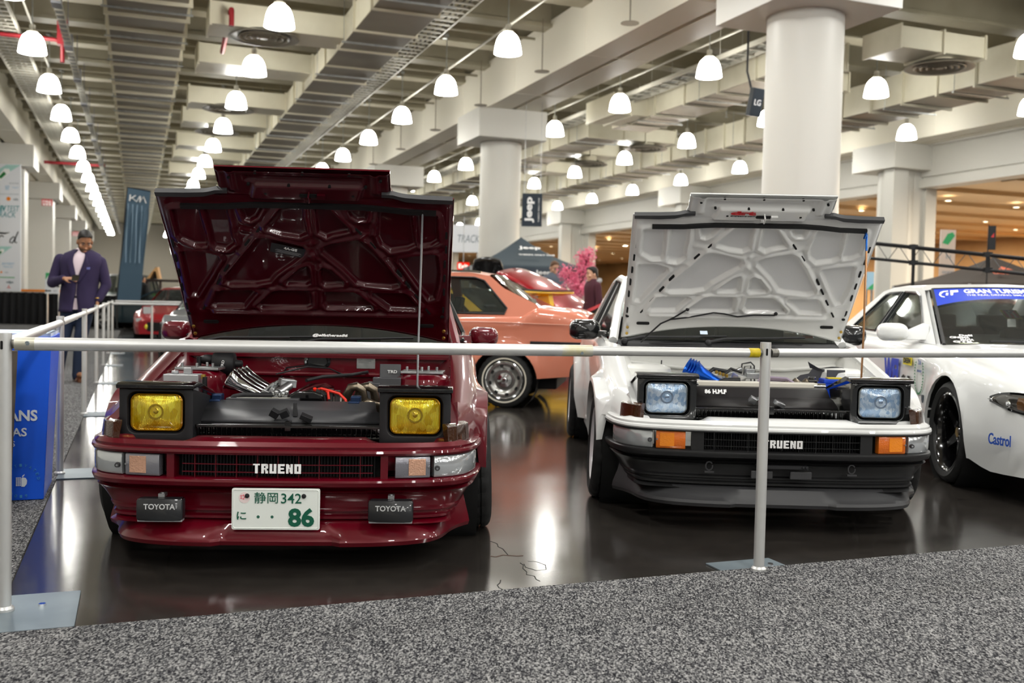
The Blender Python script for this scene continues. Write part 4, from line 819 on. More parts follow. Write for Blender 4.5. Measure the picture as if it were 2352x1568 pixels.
# ---------------------------------------------------------------- the white one
carw, zw = add_car('hatchback_coupe', 'white and black pop-up headlight coupe with blue-tinted headlamps, bonnet open', 1.261, 4.583, -.023, .023, False)
hoodw = [c for c in kids(carw) if c.name.startswith('hood') and 'latch' not in c.name][0]
m = MB(); m.tube([(.545, .60, .62), (.55, .6, .9), (.575, .68, 1.35)], .0055, 8); m.build('prop_rod', M_titan, carw)
m = MB(); m.tube([(.575, .68, 1.35), (.58, .70, 1.44)], .0056, 8); m.tube([(.58, .70, 1.44), tuple(hood_pt(.56, .87, .03)), tuple(hood_pt(.565, .90, .02))], .0056, 8); m.build('prop_rod_tip', mat('blued_titanium', '2c64b4', .2, .9), carw)
RD = mat('red_lettering', 'c4202a', .4)
text('drt', face_m(hood_pt(-.09, .990, .020), (1, 0, 0), (0, -.76, .64)), .13, .026, RD, hoodw, bold=.06)
text('drtracing.com', face_m(hood_pt(-.09, .968, .020), (1, 0, 0), (0, -.76, .64)), .13, .010, M_seal, hoodw, bold=.02)
m = MB(); m.tube([hood_pt(u, v, .024) for u, v in ((-.30, .275), (-.34, .235), (-.38, .2), (-.43, .165), (-.50, .06))]+[Vector((-.53, 1.27, .80))], .005, 6); m.tube([hood_pt(u, v, .024) for u, v in ((-.38, .2), (-.28, .22), (-.14, .262), (-.08, .255), (.0, .235), (.09, .25), (.21, .252))], .005, 6)
m.ball(hood_pt(-.29, .28, .02), .011, 6); m.ball(hood_pt(.215, .26, .02), .011, 6); m.build('washer_hose', M_mblack, hoodw)
b = MB(face_m((-.285, .388, .58), (1, 0, 0), (0, .4, .4)))
PMw = face_m((-.215, .44, .579), (1, 0, 0), (0, .1, .035)); b = MB(); q = [k for k in kids(carw) if k.name.startswith('radiator_panel')][0]
text('H.M.F', face_m((-.215, .442, .588), (1, 0, 0), (0, .027, .042)) , .07, .026, M_ltr, q, bold=.06); text('86', face_m((-.275, .442, .588), (1, 0, 0), (0, .027, .042)), .03, .024, M_ltr, q, bold=.04)
b = MB(); b.box(-.34, .30, .525, .575, .40, .585); b.box(-.32, .30, .515, .58, .585, .636); zw(b.build('radiator', M_valve, carw, bevel=.006))
b = MB()
for x_ in (-.34, .31): b.cyl((x_-.03, .53, .62), (x_+.03, .53, .62), .017, n=10)
zw(b.build('radiator_cap', M_chrome, carw))
eng = MB(); eng.box(-.1, .16, .58, 1.08, .32, .56); e = zw(eng.build('engine', M_cast, carw, bevel=.02))
b = MB()
for k in range(4):
    y_ = .62+.09*k; b.T = TR((-.19, y_, .62)) @ rotm(y=R(-62)); b.lathe([(.024, -.01), (.026, .04), (.034, .10), (.046, .135), (.054, .142), (.04, .13), (.026, .08), (.02, .0)], 20)
b.build('velocity_stacks', M_blue, e)
b = MB()
for k in range(4): b.T = TR((-.205+.018*k, .60, .668-.006*k)); b.lathe([(.008, 0), (.009, .014), (.004, .018)], 8)
b.T = Matrix(); b.build('brass_fittings', M_gold, e)
b = MB()
for k in range(4): y_ = .62+.09*k; b.cbox((-.145, y_, .61), (.07, .06, .05), (0, R(25), 0))
b.cyl((-.125, .58, .64), (-.125, .95, .64), .011, n=8); b.cbox((-.09, .60, .645), (.06, .05, .05), (.3, .2, .5)); b.cbox((-.01, .64, .66), (.07, .07, .03)); b.cbox((-.02, .66, .685), (.045, .05, .02)); b.cbox((-.09, .72, .67), (.09, .03, .02), (0, -.4, .2)); b.build('throttle_bodies', M_alu, e, bevel=.003)
b = MB()
for x_ in (.05, .155): b.T = TR((x_, .575, .585)) @ rotm(x=R(90)); b.lathe([(.052+.0*0, -.01), (.052, .01), (.04, .012), (.036, .006), (.015, .006), (.013, .014), (.001, .014)], 36)
for x_ in (.05, .155):
    for k in range(30):
        a = k*2*math.pi/30; b.T = TR((x_+.053*math.cos(a), .575, .585+.053*math.sin(a))) @ rotm(y=-a); b.cbox((0, 0, 0), (.006, .02, .005))
b.T = Matrix(); b.build('cam_gears', mat('gear_bronze', 'a89c86', .3, .9), e)
b = MB(); b.tube([(.0, .575, .60), (.02, .575, .645), (.06, .575, .652), (.15, .575, .648), (.2, .575, .62), (.225, .575, .58)], .009, 6, flat=2); b.build('timing_belt', mat('belt_mauve', '8d7f92', .5), e)
b = MB(); b.tube([(-.23, .55, .585), (-.21, .55, .62), (-.17, .555, .637), (-.09, .56, .64)], .014, 10); b.tube([(-.25, .7, .65), (-.2, .72, .685), (-.12, .75, .67)], .011, 8); b.tube([(-.15, .68, .66), (-.11, .7, .69), (-.05, .72, .67)], .008, 8); b.build('hoses', M_mblack, e)
b = MB()
for x_ in (.215, .27): b.tube([(x_-.02, .69, .56), (x_-.01, .67, .61), (x_+.01, .66, .635), (x_+.03, .67, .62), (x_+.035, .7, .55)], .02, 12)
b.build('exhaust_header', M_hdr, e)
b = MB(face_m((0, .86, 0))); b.prism([(.27, .52), (.28, .64), (.30, .655), (.345, .665), (.37, .70), (.43, .69), (.44, .52)], 0, .004); b.T = Matrix(); b.hexa([(.35, .86, .695), (.43, .84, .675), (.43, .845, .675), (.36, .865, .695)], [(.33, .83, .73), (.35, .84, .72), (.35, .845, .72), (.335, .835, .73)]); b.cbox((.475, .80, .665), (.10, .006, .05), (0, 0, .1)); zw(b.build('heat_shield', M_panel, carw, sharp=0))
b = MB(); b.box(.35, .5, .64, .76, .52, .628); b.box(.365, .5, .64, .74, .628, .65); q = zw(b.build('battery', mat('battery_blue', '0f43c4', .35), carw, bevel=.005))
b = MB(); b.box(.39, .47, .65, .7, .65, .658); b.build('battery_caps', mat('battery_yellow', 'd9c22c', .4), q, bevel=.002)
b = MB(); b.cbox((.31, .67, .60), (.05, .06, .09)); b.cyl((.31, .67, .64), (.31, .67, .66), .02, n=12); zw(b.build('overflow_bottle', M_gblack, carw, bevel=.006))
b = MB(TR((.5, .9, .64)) @ rotm(x=R(70))); b.tube([(.12*math.cos(t), .06*math.sin(t), 0) for t in np.linspace(.2, 2.9, 12)], .005, 6); zw(b.build('hose', M_mblack, carw))
b = MB(); b.tube([(.04, 1.19, .60), (.05, 1.19, .69), (.1, 1.19, .70), (.12, 1.19, .68), (.125, 1.19, .58)], .005, 6); b.tube([(.06, 1.19, .60), (.065, 1.19, .675), (.1, 1.19, .68), (.105, 1.19, .58)], .004, 6); b.tube([(-.42, 1.2, .58), (-.415, 1.2, .70)], .004, 6); zw(b.build('brake_lines', M_grey, carw))
for s in (1, -1): b = MB(); b.box(s*.09-.05, s*.09+.05, -.0, .02, .225, .262) ; zw(b.build('bumper_window', M_grey, carw, bevel=.004))
b = MB(); b.box(-.12, .12, -.01, .03, .275, .29)
for x_ in (-.11, .095, .11): b.T = TR((x_, -.012, .283)) @ rotm(x=R(90)); b.lathe([(.001, .006), (.005, .005), (.006, 0)], 10)
zw(b.build('plate_bracket', M_mblack, carw)); 
for s in (-1, 1):
    b = MB(TR((s*.33, .03, .275)) @ rotm(x=R(90))); b.tube([(.016*math.cos(t), .02*math.sin(t), 0) for t in np.linspace(.6, 6.5, 14)], .004, 6); b.box(-.022, .022, -.03, -.022, -.01, .012); zw(b.build('tow_hook', M_grey, carw))
b = MB(face_m((.50, 1.47, .845), (1, .08, 0), (0, .6, .6))); b.box(-.03, .03, -.012, .012, 0, .001); zw(b.build('inspection_sticker', mat('sticker_orange', 'e8602c', .5), carw))
b = MB(face_m((-.14, 1.41, .86), (1, .0, 0), (0, .6, .6))); b.box(-.022, .022, -.014, .014, 0, .001); zw(b.build('permit_sticker', mat('sticker_white_blue', 'c9d8ea', .5), carw))
# ================================================================ barrier of scaffold-like pipes
M_pipe = mat('aluminium_pipe', 'd4d4d2', .36, .55, noise=(3, 'c6c7c7'), bump=(40, .04)); M_pipe2 = mat('worn_pipe_end', '8f8d86', .4, .8, noise=(60, '5c5a55'))
M_base = mat('steel_base', '87939a', .4, .5, noise=(2.5, '6d7a82'))
RZ = .868
def post(label, a, b, zc=0, base=True, basesz=.36, off=(0, 0)):
    p = H(a, b); t = thing('barrier_post', label, 'barrier post', p, HALL, 'upright posts of the pipe barrier')
    m = MB(); m.lathe([(.0005, .006), (.021, .006), (.021, .9), (.0205, .906), (.0175, .906), (.0175, .86)], 20); o = m.build('pole', M_pipe, t)
    m = MB()
    for an in (-110, 20): m.T = rotm(z=R(an)) @ TR((.0206, 0, .868)) @ rotm(y=R(90)) @ rotm(z=R(90)); m.prism(rrect(.008, .028, .0035, 3), -.001, .0012); 
    m.build('slot', M_void, o)
    m = MB(TR((off[0], off[1], 0))); m.prism(rrect(basesz, basesz, .004, 2), .0012, .0065); q = m.build('base_plate', M_base, t)
    m = MB(); m.lathe([(.03, .0065), (.03, .014), (.023, .022), (.021, .022)], 16); m.build('socket', M_pipe, q); m = MB(); m.lathe([(.001, .014), (.012, .014), (.013, .0065)], 6, TR((off[0]+.09, off[1]+.05, 0))); m.build('bolt', M_chrome, q)
    return t
PA = [(3.56, -.394), (6.19, -.403), (9.22, -.412), (12.43, -.43), (15.5, -.44), (18.6, -.45), (21.6, -.45)]
post('aluminium barrier post at the left front corner, standing by the blue box', *PA[0], basesz=.40, off=(.02, -.03))
for i, q in enumerate(PA[1:]):
    post('aluminium barrier post in the left row, %s behind the front corner post' % ('first', 'second', 'third', 'fourth', 'fifth', 'last')[i], *q, basesz=.33, off=(.1, 0))
post('aluminium barrier post in front of the white coupe, standing on the carpet edge', 3.292, 2.306, basesz=.30)
post('aluminium barrier post beyond the right end of the front barrier', 3.25, 5.2)
for i, b in enumerate((.3, 1.0, 2.6)): post('aluminium barrier post in the far cross row, %s from the left' % ('first', 'second', 'third')[i], 21.6, b)
def rail(label, p, q, r0=.0215, r1=.019, joint=.5, cap=.022):
    p = Vector(p); q = Vector(q); d = (q-p).normalized(); L = (q-p).length; t = thing('barrier_rail', label, 'barrier rail', p, 0, 'pipe rails of the barrier')
    a = d*cap; b = d*(L*joint); c = d*(L-cap)
    m = MB(); m.tube([a+d*.03, b], r0, 20); o = m.build('outer_tube', M_pipe, t)
    m = MB(); m.tube([b-d*.01, c-d*.02], r1, 20); m.build('inner_tube', M_pipe, t)
    m = MB(); m.tube([a, a+d*.032], r1*.82, 16); m.build('end_plug', M_pipe2, t); m = MB(); m.tube([c-d*.03, c], r1*.82, 16); m.build('end_plug', M_pipe2, t)
    return t, o, d, L
P0 = H(3.56, -.394, .872); P1 = H(3.292, 2.306, .864)
t, o, d, L = rail('long horizontal aluminium rail across the front of both show cars', P0, P1, .0215, .0178, .735)
m = MB(); m.tube([d*(L-.075), d*(L-.03)], .0184, 18); m.build('yellow_tape', mat('yellow_tape', 'd9c21a', .4, noise=(30, 'b79e10')), t)
m = MB(); m.tube([d*(L*.69), d*(L*.734)], .0218, 18); m.build('worn_sticker', mat('worn_sticker', 'cfcfcb', .42, .45, noise=(14, 'c6bf92')), t)
m = MB(); m.tube([d*.03, d*.09], .0219, 18); m.build('worn_end', mat('worn_sleeve', 'c0c0bc', .4, .55, noise=(14, 'b2ae97')), t)
m = MB(); m.lathe([(.001, .002), (.007, .002), (.008, -.004)], 8, TR(d*.075+Vector((0, -.0215, .003))) @ rotm(x=R(90))); m.lathe([(.001, .002), (.006, .002), (.007, -.004)], 8, TR(d*(L*.72)+Vector((0, -.0205, -.008))) @ rotm(x=R(90))); m.build('rivet', M_base, t)
rail('horizontal aluminium rail running out of view on the right, past the white sedan', P1, H(3.25, 5.2, RZ), .018, .0215, .63)
for i in range(len(PA)-1):
    a, b = PA[i], PA[i+1]; rail('aluminium rail of the left row, %s span from the front corner' % ('first', 'second', 'third', 'fourth', 'fifth', 'sixth')[i], H(*a, RZ), H(*b, RZ), .0215, .019, .55)
rail('aluminium rail of the far cross row behind the cars, nearer of the two', H(18.6, -.45, RZ), H(18.7, 2.9, RZ))
rail('aluminium rail of the far cross row behind the cars, farther of the two', H(21.6, -.45, RZ+.02), H(21.6, 3.0, RZ+.02))
# ---------------------------------------------------------------- blue box
t = thing('display_box', 'tall blue box with white lettering and apple emblem left of the red car', 'box', H(5.42, -.425), HALL)
BM = mat('blue_printed_panel', '0a57dc', .45); BW = mat('box_white_ink', 'dfe6ee', .5)
m = MB(); m.hexa([(-.62, 0, .01), (0, 0, .01), (0, .5, .01), (-.62, .5, .01)], [(-.66, -.03, .82), (.035, -.03, .82), (.035, .55, .82), (-.66, .55, .82)]); bx = m.build('box_body', BM, t, bevel=.004)
m = MB(); m.hexa([(-.64, -.01, .82), (.03, -.01, .82), (.03, .53, .82), (-.64, .53, .82)], [(-.64, -.01, .835), (.03, -.01, .835), (.03, .53, .835), (-.64, .53, .835)]); m.build('paper_top', mat('paper_sheets', 'dfe6f2', .6, noise=(6, '9db4dc')), t)
def bp(x, z): return face_m((x, -.002-.037*z-.001, z), (1, 0, 0), (0, -.037, 1))
text('ANS', bp(-.095, .432), .135, .055, BW, t, bold=.03); text('TAS', bp(-.125, .350), .10, .042, BW, t, bold=.02); text('OS', bp(-.148, .293), .04, .026, BW, t)
b = MB(bp(-.10, .108)); TLm = mat('box_teal_ink', '3f8fd0', .5)
for i, ch in enumerate('CULTIVATED'):
    an = R(160-17*i); text(ch, bp(-.10, .108) @ TR((.078*math.cos(an), .078*math.sin(an), .001)) @ rotm(z=an-R(90)), .011, .014, TLm, t, mb=None) if False else text(ch, TR((.078*math.cos(an), .078*math.sin(an), .001)) @ rotm(z=an-R(90)), .011, .014, TLm, t, mb=b)
for i, ch in enumerate('2019'):
    an = R(235+17*i); text(ch, TR((.078*math.cos(an), .078*math.sin(an), .001)) @ rotm(z=an+R(90)), .011, .014, TLm, t, mb=b)
b.build('emblem_lettering', TLm, t)
b = MB(bp(-.10, .105)); b.prism([(.0, -.026), (.014, -.027), (.024, -.014), (.026, .004), (.02, .016), (.008, .02), (.0, .016)], .0, .002); b.prism([(.002, .02), (.006, .03), (.016, .036), (.012, .026)], 0, .002)
for i in range(6):
    for j in range(3): b.box(-.024+.008*j, -.018+.008*j, -.022+.0075*i, -.017+.0075*i, 0, .002)
b.build('apple_emblem', BW, t, sharp=0)
m = MB(HM); m.hexa([(-.95, 5.28, .0), (-.565, 5.30, .0), (-.565, 5.33, 0), (-.95, 5.31, 0)], [(-.95, 5.20, .76), (-.525, 5.22, .76), (-.525, 5.25, .76), (-.95, 5.23, .76)])
tag(m.build('panel_board', mat('weathered_dark_board', '46403c', .7, noise=(5, '5a524b')), bevel=.003), 'dark weathered board standing in front of the blue box', 'board')
# ================================================================ other cars
def gcar(name, label, x, y, yaw, body, Lg, ZT_, XO_, whl, sill, outline, wins, wb, wr, ws, rw, r=.30, w=.2, ri=.19, rim=None, style='flat', spokes=5, trim=None, arch_r=.35, crown=.02, nose=None, wx=None):
    car = thing(name, label, 'car', (x, y, 0), yaw); zc = r
    def archz(v): return max([zc+math.sqrt(max(0, arch_r**2-(v-c)**2)) if abs(v-c) < arch_r else 0 for c in whl]+[0])
    ys = sorted(set([round(v, 3) for v in list(np.linspace(0, Lg, 44))+[c+arch_r*math.cos(q) for c in whl for q in np.linspace(0, math.pi, 15)]+[c+e*(arch_r+.001) for c in whl for e in (-1, 1)]]))
    def col(v):
        zt, xo = interp(v, ZT_), interp(v, XO_); zb = max(archz(v), interp(v, sill)); cab = outline[0][0]+.05 < v < outline[-1][0]-.05
        q = [(0, zt+(0 if cab else crown)), (xo*.55, zt+(0 if cab else crown*.7)), (xo-.14, zt), (xo-.07, zt-.014), (xo-.025, zt-.045), (xo-.004, zt-.10)]
        z1 = max(zt-.15, zb+.02); q = [(a_, max(c_, zb+.03)) for a_, c_ in q]
        for i in range(9):
            zz = z1+(zb-z1)*i/8; fl = .022*sum(math.exp(-(((math.hypot(v-c, zz-zc)-arch_r)/.06)**2)) for c in whl); q.append((xo-.03*smooth((.38-zz)/.25)+fl-.012*smooth((zz-.5)/.2), zz))
        q.append((q[-1][0]-.04, zb+.004)); return [(a_, v, c_) for a_, c_ in q]
    m = MB()
    for s in (1, -1):
        secs = [col(v) for v in ys]; m.loft(secs if s > 0 else mirror_secs(secs))
        for v in (0, len(ys)-1): m.add([(s*a_, b_, c_) for a_, b_, c_ in secs[v]]+[(0, secs[v][-1][1], secs[v][-1][2])], [tuple(range(len(secs[v])+1))])
    z0 = min(p[1] for p in outline); z1 = max(p[1] for p in outline)
    X = lambda zz: wb+(wr-wb)*(zz-z0)/(z1-z0)
    from mathutils.geometry import tessellate_polygon
    loops = [[Vector((p[0], p[1], 0)) for p in q] for q in [outline]+wins]; flat = [p for q in loops for p in q]; tri = tessellate_polygon(loops)
    for s in (1, -1):
        for off in (0, -.03): m.add([(s*(X(p.y)+off), p.x, p.y) for p in flat], tri)
        for q in wins: m.loft([[(s*X(b_), a_, b_) for a_, b_ in q+q[:1]], [(s*(X(b_)-.03), a_, b_) for a_, b_ in q+q[:1]]])
    ri_ = [i for i, p in enumerate(outline)]; top = outline[1:-1]
    m.loft([[(-X(c_), a_, c_), (-X(c_)*.8, a_, c_+.02), (0, a_, c_+.032), (X(c_)*.8, a_, c_+.02), (X(c_), a_, c_)] for a_, c_ in top[ws:len(top)-rw]])
    m.build('body', body, car, sharp=35)
    # glass
    def pane(p, q, nm):
        g = MB(); g.grid(lambda u, t: (lambda a_, c_: (lambda xx: (xx, a_+(.05 if nm == 'rear_window' else -.06)*(1-(xx/X(c_))**2), c_+.02*t*(1-(xx/X(c_))**2)))((X(c_)-(.09 if nm == 'rear_window' else .05))*(1-2*u)))(p[0]+(q[0]-p[0])*t, p[1]+(q[1]-p[1])*t), 10, 6); return g.build(nm, M_glass, car, sharp=0, solid=.004)
    W_ = pane(outline[0], top[ws], 'windshield'); pane(outline[-1], top[len(top)-1-rw], 'rear_window')
    for s in (1, -1):
        for q in wins:
            g = MB(); g.add([(s*(X(b_)-.015), a_, b_) for a_, b_ in q], [tuple(range(len(q)))]); g.build('side_window', M_glass, car, sharp=0, solid=.003)
            g = MB(); g.tube([(s*(X(b_)+.003), a_, b_) for a_, b_ in q], .011, 6, closed=True); g.build('window_trim', trim or M_seal, car)
    m = MB(); ya, yb = outline[0][0]+.15, outline[-1][0]-.3; m.box(-wb+.12, wb-.12, ya, ya+.2, .6, z0-.02)
    m.box(-.55, .55, .3, Lg-.3, .18, .3)
    for s in (1, -1):
        for yy in (ya+.95, ya+1.75): m.cbox((s*.35, yy, .62), (.46, .14, .60), (R(-12), 0, 0)); m.cbox((s*.35, yy+.06, z0+.12), (.24, .08, .16), (R(-12), 0, 0))
    m.build('interior', mat('interior_black', '1a1a1c', .7), car, bevel=.02)
    for s in (1, -1):
        for c in whl:
            m = MB(TR((s*(interp(c, XO_)-.14), c, zc)) @ rotm(y=R(90))); m.lathe([(arch_r, -.14), (arch_r, .135)], 20); m.build('wheel_liner', M_void, car)
            add_wheel(car, (s*((wx or interp(c, XO_))-w/2-.005), c, r), s, r, w, ri, style, rim or mat('rim_silver', 'b9babd', .25, .9), -1, spokes)
    return car, X, W_
P_salmon = paint('salmon_paint', 'cf7f66', .05); P_grey = paint('silver_grey_paint', '8a8d90', .5); P_yellow = paint('yellow_paint', 'e8b60c'); P_black = paint('black_paint', '0d0d0f'); P_red2 = paint('bright_red_paint', '98101c', .2); P_teal = paint('dark_teal_paint', '2b3a41', .4)
sal, X, _ = gcar('vintage_coupe', 'salmon pink two-door coupe with whitewall tyre parked side-on behind the show cars', -3.08, 10.97, R(-98), P_salmon, 3.95,
  [(0, .78), (.3, .84), (1.2, .90), (2.4, .905), (3.3, .93), (3.45, 1.0), (3.9, .96), (3.95, .92)], [(0, .70), (.2, .77), (.7, .79), (3.1, .79), (3.7, .77), (3.95, .72)], (.75, 3.15), [(0, .3), (.4, .26), (2.7, .24), (3.5, .30), (3.95, .34)],
  [(1.3, .89), (1.9, 1.28), (2.3, 1.33), (2.75, 1.33), (2.95, 1.30), (3.1, 1.18), (3.45, 1.02), (3.5, .90)], [[(1.5, .93), (1.98, 1.26), (2.32, 1.285), (2.36, .93)], [(2.45, .92), (2.42, 1.285), (2.80, 1.28), (2.90, 1.25), (3.15, .98), (3.13, .925)]], .74, .56, 0, 2,
  r=.272, w=.17, ri=.185, rim=M_chrome, spokes=0, arch_r=.325)
for wv in [k for k in kids(sal) if k.name.startswith('wheel') and 'liner' not in k.name]:
    s = 1 if wv.location.x > 0 else -1; b = MB(rotm(y=R(90)*s)); b.lathe([(.208, .091), (.222, .0925), (.222, .088)], 48); b.build('whitewall', mat('whitewall', 'd8d2c2', .6), wv)
    b = MB(rotm(y=R(90)*s)); b.lathe([(.182, .07), (.165, .075), (.12, .066), (.10, .05), (.06, .052), (.001, .05)], 40); b.build('wheel_disc', mat('steel_wheel', 'a9a9a6', .25, .9), wv)
    b = MB(rotm(y=R(90)*s))
    for k in range(8): a_ = k*math.pi/4+.2; b.T = rotm(y=R(90)*s) @ rotm(z=a_) @ TR((.142, 0, .0715)); b.prism(rrect(.026, .036, .006, 2), -.004, .003)
    b.build('wheel_slots', M_void, wv)
    b = MB(rotm(y=R(90)*s)); b.lathe([(.075, .05), (.07, .056), (.03, .058), (.028, .075), (.001, .08)], 24)
    for k in range(4): a_ = k*math.pi/2; b.lathe([(.007, .056), (.007, .066), (.001, .068)], 6, rotm(z=a_) @ TR((.05, 0, 0)))
    b.build('hub', M_gblack, wv); b = MB(rotm(y=R(90)*s)); b.lathe([(.03, .07), (.026, .084), (.02, .086), (.001, .086)], 20); b.build('hub_ring', M_chrome, wv)
for s in (1, -1):
    m = MB(); m.box(*sorted((s*.775, s*.80)), 3.40, 3.93, .635, .665); m.box(*sorted((s*.785, s*.80)), 2.6, 2.9, .635, .665) if False else None; m.build('side_trim', M_mblack, sal, bevel=.004)
    m = MB(); m.box(*sorted((s*.74, s*.785)), 3.87, 3.955, .60, .66); m.build('side_reflector', mat('tail_red', 'a01018', .15, coat=1), sal, bevel=.004)
    m = MB(); m.tube([(s*.792, .5, .80), (s*.796, 1.2, .83), (s*.796, 3.0, .845), (s*.775, 3.85, .83)], .006, 6, flat=.6); m.build('pinstripe', mat('pale_pink_trim', 'e0ac98', .3), sal)
    m = MB(); m.tube([(s*(X(zz)+.006), yy, zz) for yy, zz in ((1.9, 1.3), (2.3, 1.345), (2.75, 1.345), (2.86, 1.335))], .012, 6); m.build('drip_rail', M_chrome, sal)
sky, X, WS = gcar('sedan_car', 'white racing-liveried sedan with blue windshield banner, at the right edge', 3.455, 5.10, -.08, P_white, 4.6,
  [(0, .60), (.08, .64), (.3, .70), (.8, .76), (1.5, .825), (2.4, .845), (3.5, .86), (4.0, .88), (4.5, .87), (4.6, .82)], [(0, .66), (.06, .74), (.15, .80), (.3, .845), (.6, .872), (1.2, .865), (2.5, .86), (3.6, .87), (4.2, .84), (4.6, .74)], (.90, 3.52), [(0, .17), (.4, .16), (.5, .2), (2.8, .2), (4.6, .3)],
  [(1.45, .82), (2.28, 1.195), (2.42, 1.225), (3.1, 1.23), (3.35, 1.20), (4.1, .87)], [[(1.78, .875), (2.30, 1.15), (2.42, 1.18), (2.72, 1.19), (2.88, .875)], [(2.96, .875), (2.79, 1.19), (3.1, 1.185), (3.2, 1.17), (3.72, .885)]], .76, .56, 0, 1,
  r=.308, w=.235, ri=.235, rim=mat('rim_gloss_black', '0e0e10', .18, .4, coat=1), spokes=6, trim=mat('chrome_black_trim', '3b3d40', .2, .8), arch_r=.345, style='dish', wx=.875)
def wsp(u, t, d=.010):   # point on the sedan's windshield
    a_, c_ = 1.45+(2.28-1.45)*t, .82+(1.195-.82)*t; hw_ = X(c_)-.05; xx = -hw_+2*hw_*u; return Vector((xx, a_-.06*(1-(xx/X(c_))**2)-d*.4, c_+.02*t*(1-(xx/X(c_))**2)+d))
def on_ws(mb, M2, pts2, tris):  pass
m = MB(); m.loft([[wsp(u, 1.0-.0) for u in np.linspace(0, 1, 24)], [wsp(u, .79-.13*abs(2*u-1)**3) for u in np.linspace(0, 1, 24)]]); sb = m.build('sunstrip', mat('banner_blue', '0d3fc9', .3, coat=.5), sky, sharp=0)
def ws_text(s, u0, u1, t0, t1, nm, mt, bold=0, shear=0):
    b = MB(); text(s, Matrix(), 1, 1, mt, None, d=0, bold=bold, shear=shear, mb=b); b.v = [tuple(wsp(u0+(u1-u0)*(v[0]+.5), t0+(t1-t0)*(v[1]+.5), .012)) for v in b.v]; return b.build(nm, mt, sb, sharp=0)
ws_text('GRAN TURISMO', .19, .64, .89, .97, 'lettering', M_ltr, .04); ws_text('THE REAL DRIVING SIMULATOR', .195, .66, .842, .872, 'lettering', M_ltr, .015)
b = MB()
for poly in ([(.0,.45),(.08,.75),(.25,.9),(.52,.95),(.50,.82),(.28,.78),(.16,.6),(.10,.45),(.14,.28),(.26,.22),(.25,.12),(.08,.2)], [(.38,.68),(.50,.68),(.44,.36),(.32,.36)], [(.56,.36),(.68,.36),(.74,.7),(1.0,.74),(1.02,1.0),(.62,.97)]):
    b.add([tuple(wsp(.03+.125*x_, .80+.16*y_, .012)) for x_, y_ in poly], [tuple(range(len(poly)))])
b.build('emblem', M_ltr, sb, sharp=0)
for i, s_ in enumerate(('DeSI', 'CINEMA', 'MAFIA', 'GTR')):
    b = MB(); text(s_, Matrix(), 1, 1, M_ltr, None, d=0, bold=.04, mb=b); u0 = (.075, .03, .075, .04)[i]; b.v = [tuple(wsp(u0+(.06 if i % 2 == 0 else .09)*(v[0]+.5), .125-.035*i+.03*(v[1]+.5), .012)) for v in b.v]; b.build('window_sticker', M_ltr, WS, sharp=0)
m = MB()   # pennant inside the windshield
c = wsp(.402, .56, -.014); m.T = face_m(c, (1, -.02, 0), (0, .83, .385)); m.mi = 0; m.box(-.055, .055, -.065, .075, 0, .002); m.mi = 1
for k in range(5):
    m.mi = 1 if k % 2 == 0 else 2; m.box(-.042+.0168*k, -.0252+.0168*k, -.05, .06, .002, .003)
m.mi = 3; m.prism([(-.042, .075), (.042, .075), (0, .01)], .003, .004); m.mi = 2; m.prism([(.01*math.cos(R(90+k*36))*(1 if k % 2 == 0 else .4), .05+.01*math.sin(R(90+k*36))*(1 if k % 2 == 0 else .4)) for k in range(10)], .004, .005)
m.build('pennant', [mat('gold_fringe', 'c9b21c', .7, noise=(150, '8f7d10')), mat('flag_red', 'b82a33', .6), mat('flag_white', 'e4e0d8', .6), mat('flag_blue', '1c2d68', .6)], sky, sharp=0)
m = MB(); m.tube([wsp(u, .03, .02) for u in np.linspace(.2, .62, 8)], .008, 6); m.tube([wsp(u, .06-.05*u, .02) for u in np.linspace(.5, .95, 8)], .008, 6); m.build('wiper', M_mblack, sky)
m = MB(); m.tube([wsp(0, t_, .004) for t_ in np.linspace(0, 1, 8)]+[wsp(u, 1, .004) for u in np.linspace(0, 1, 12)]+[wsp(1, t_, .004) for t_ in np.linspace(1, 0, 8)], .012, 6); m.build('windshield_seal', M_seal, sky)
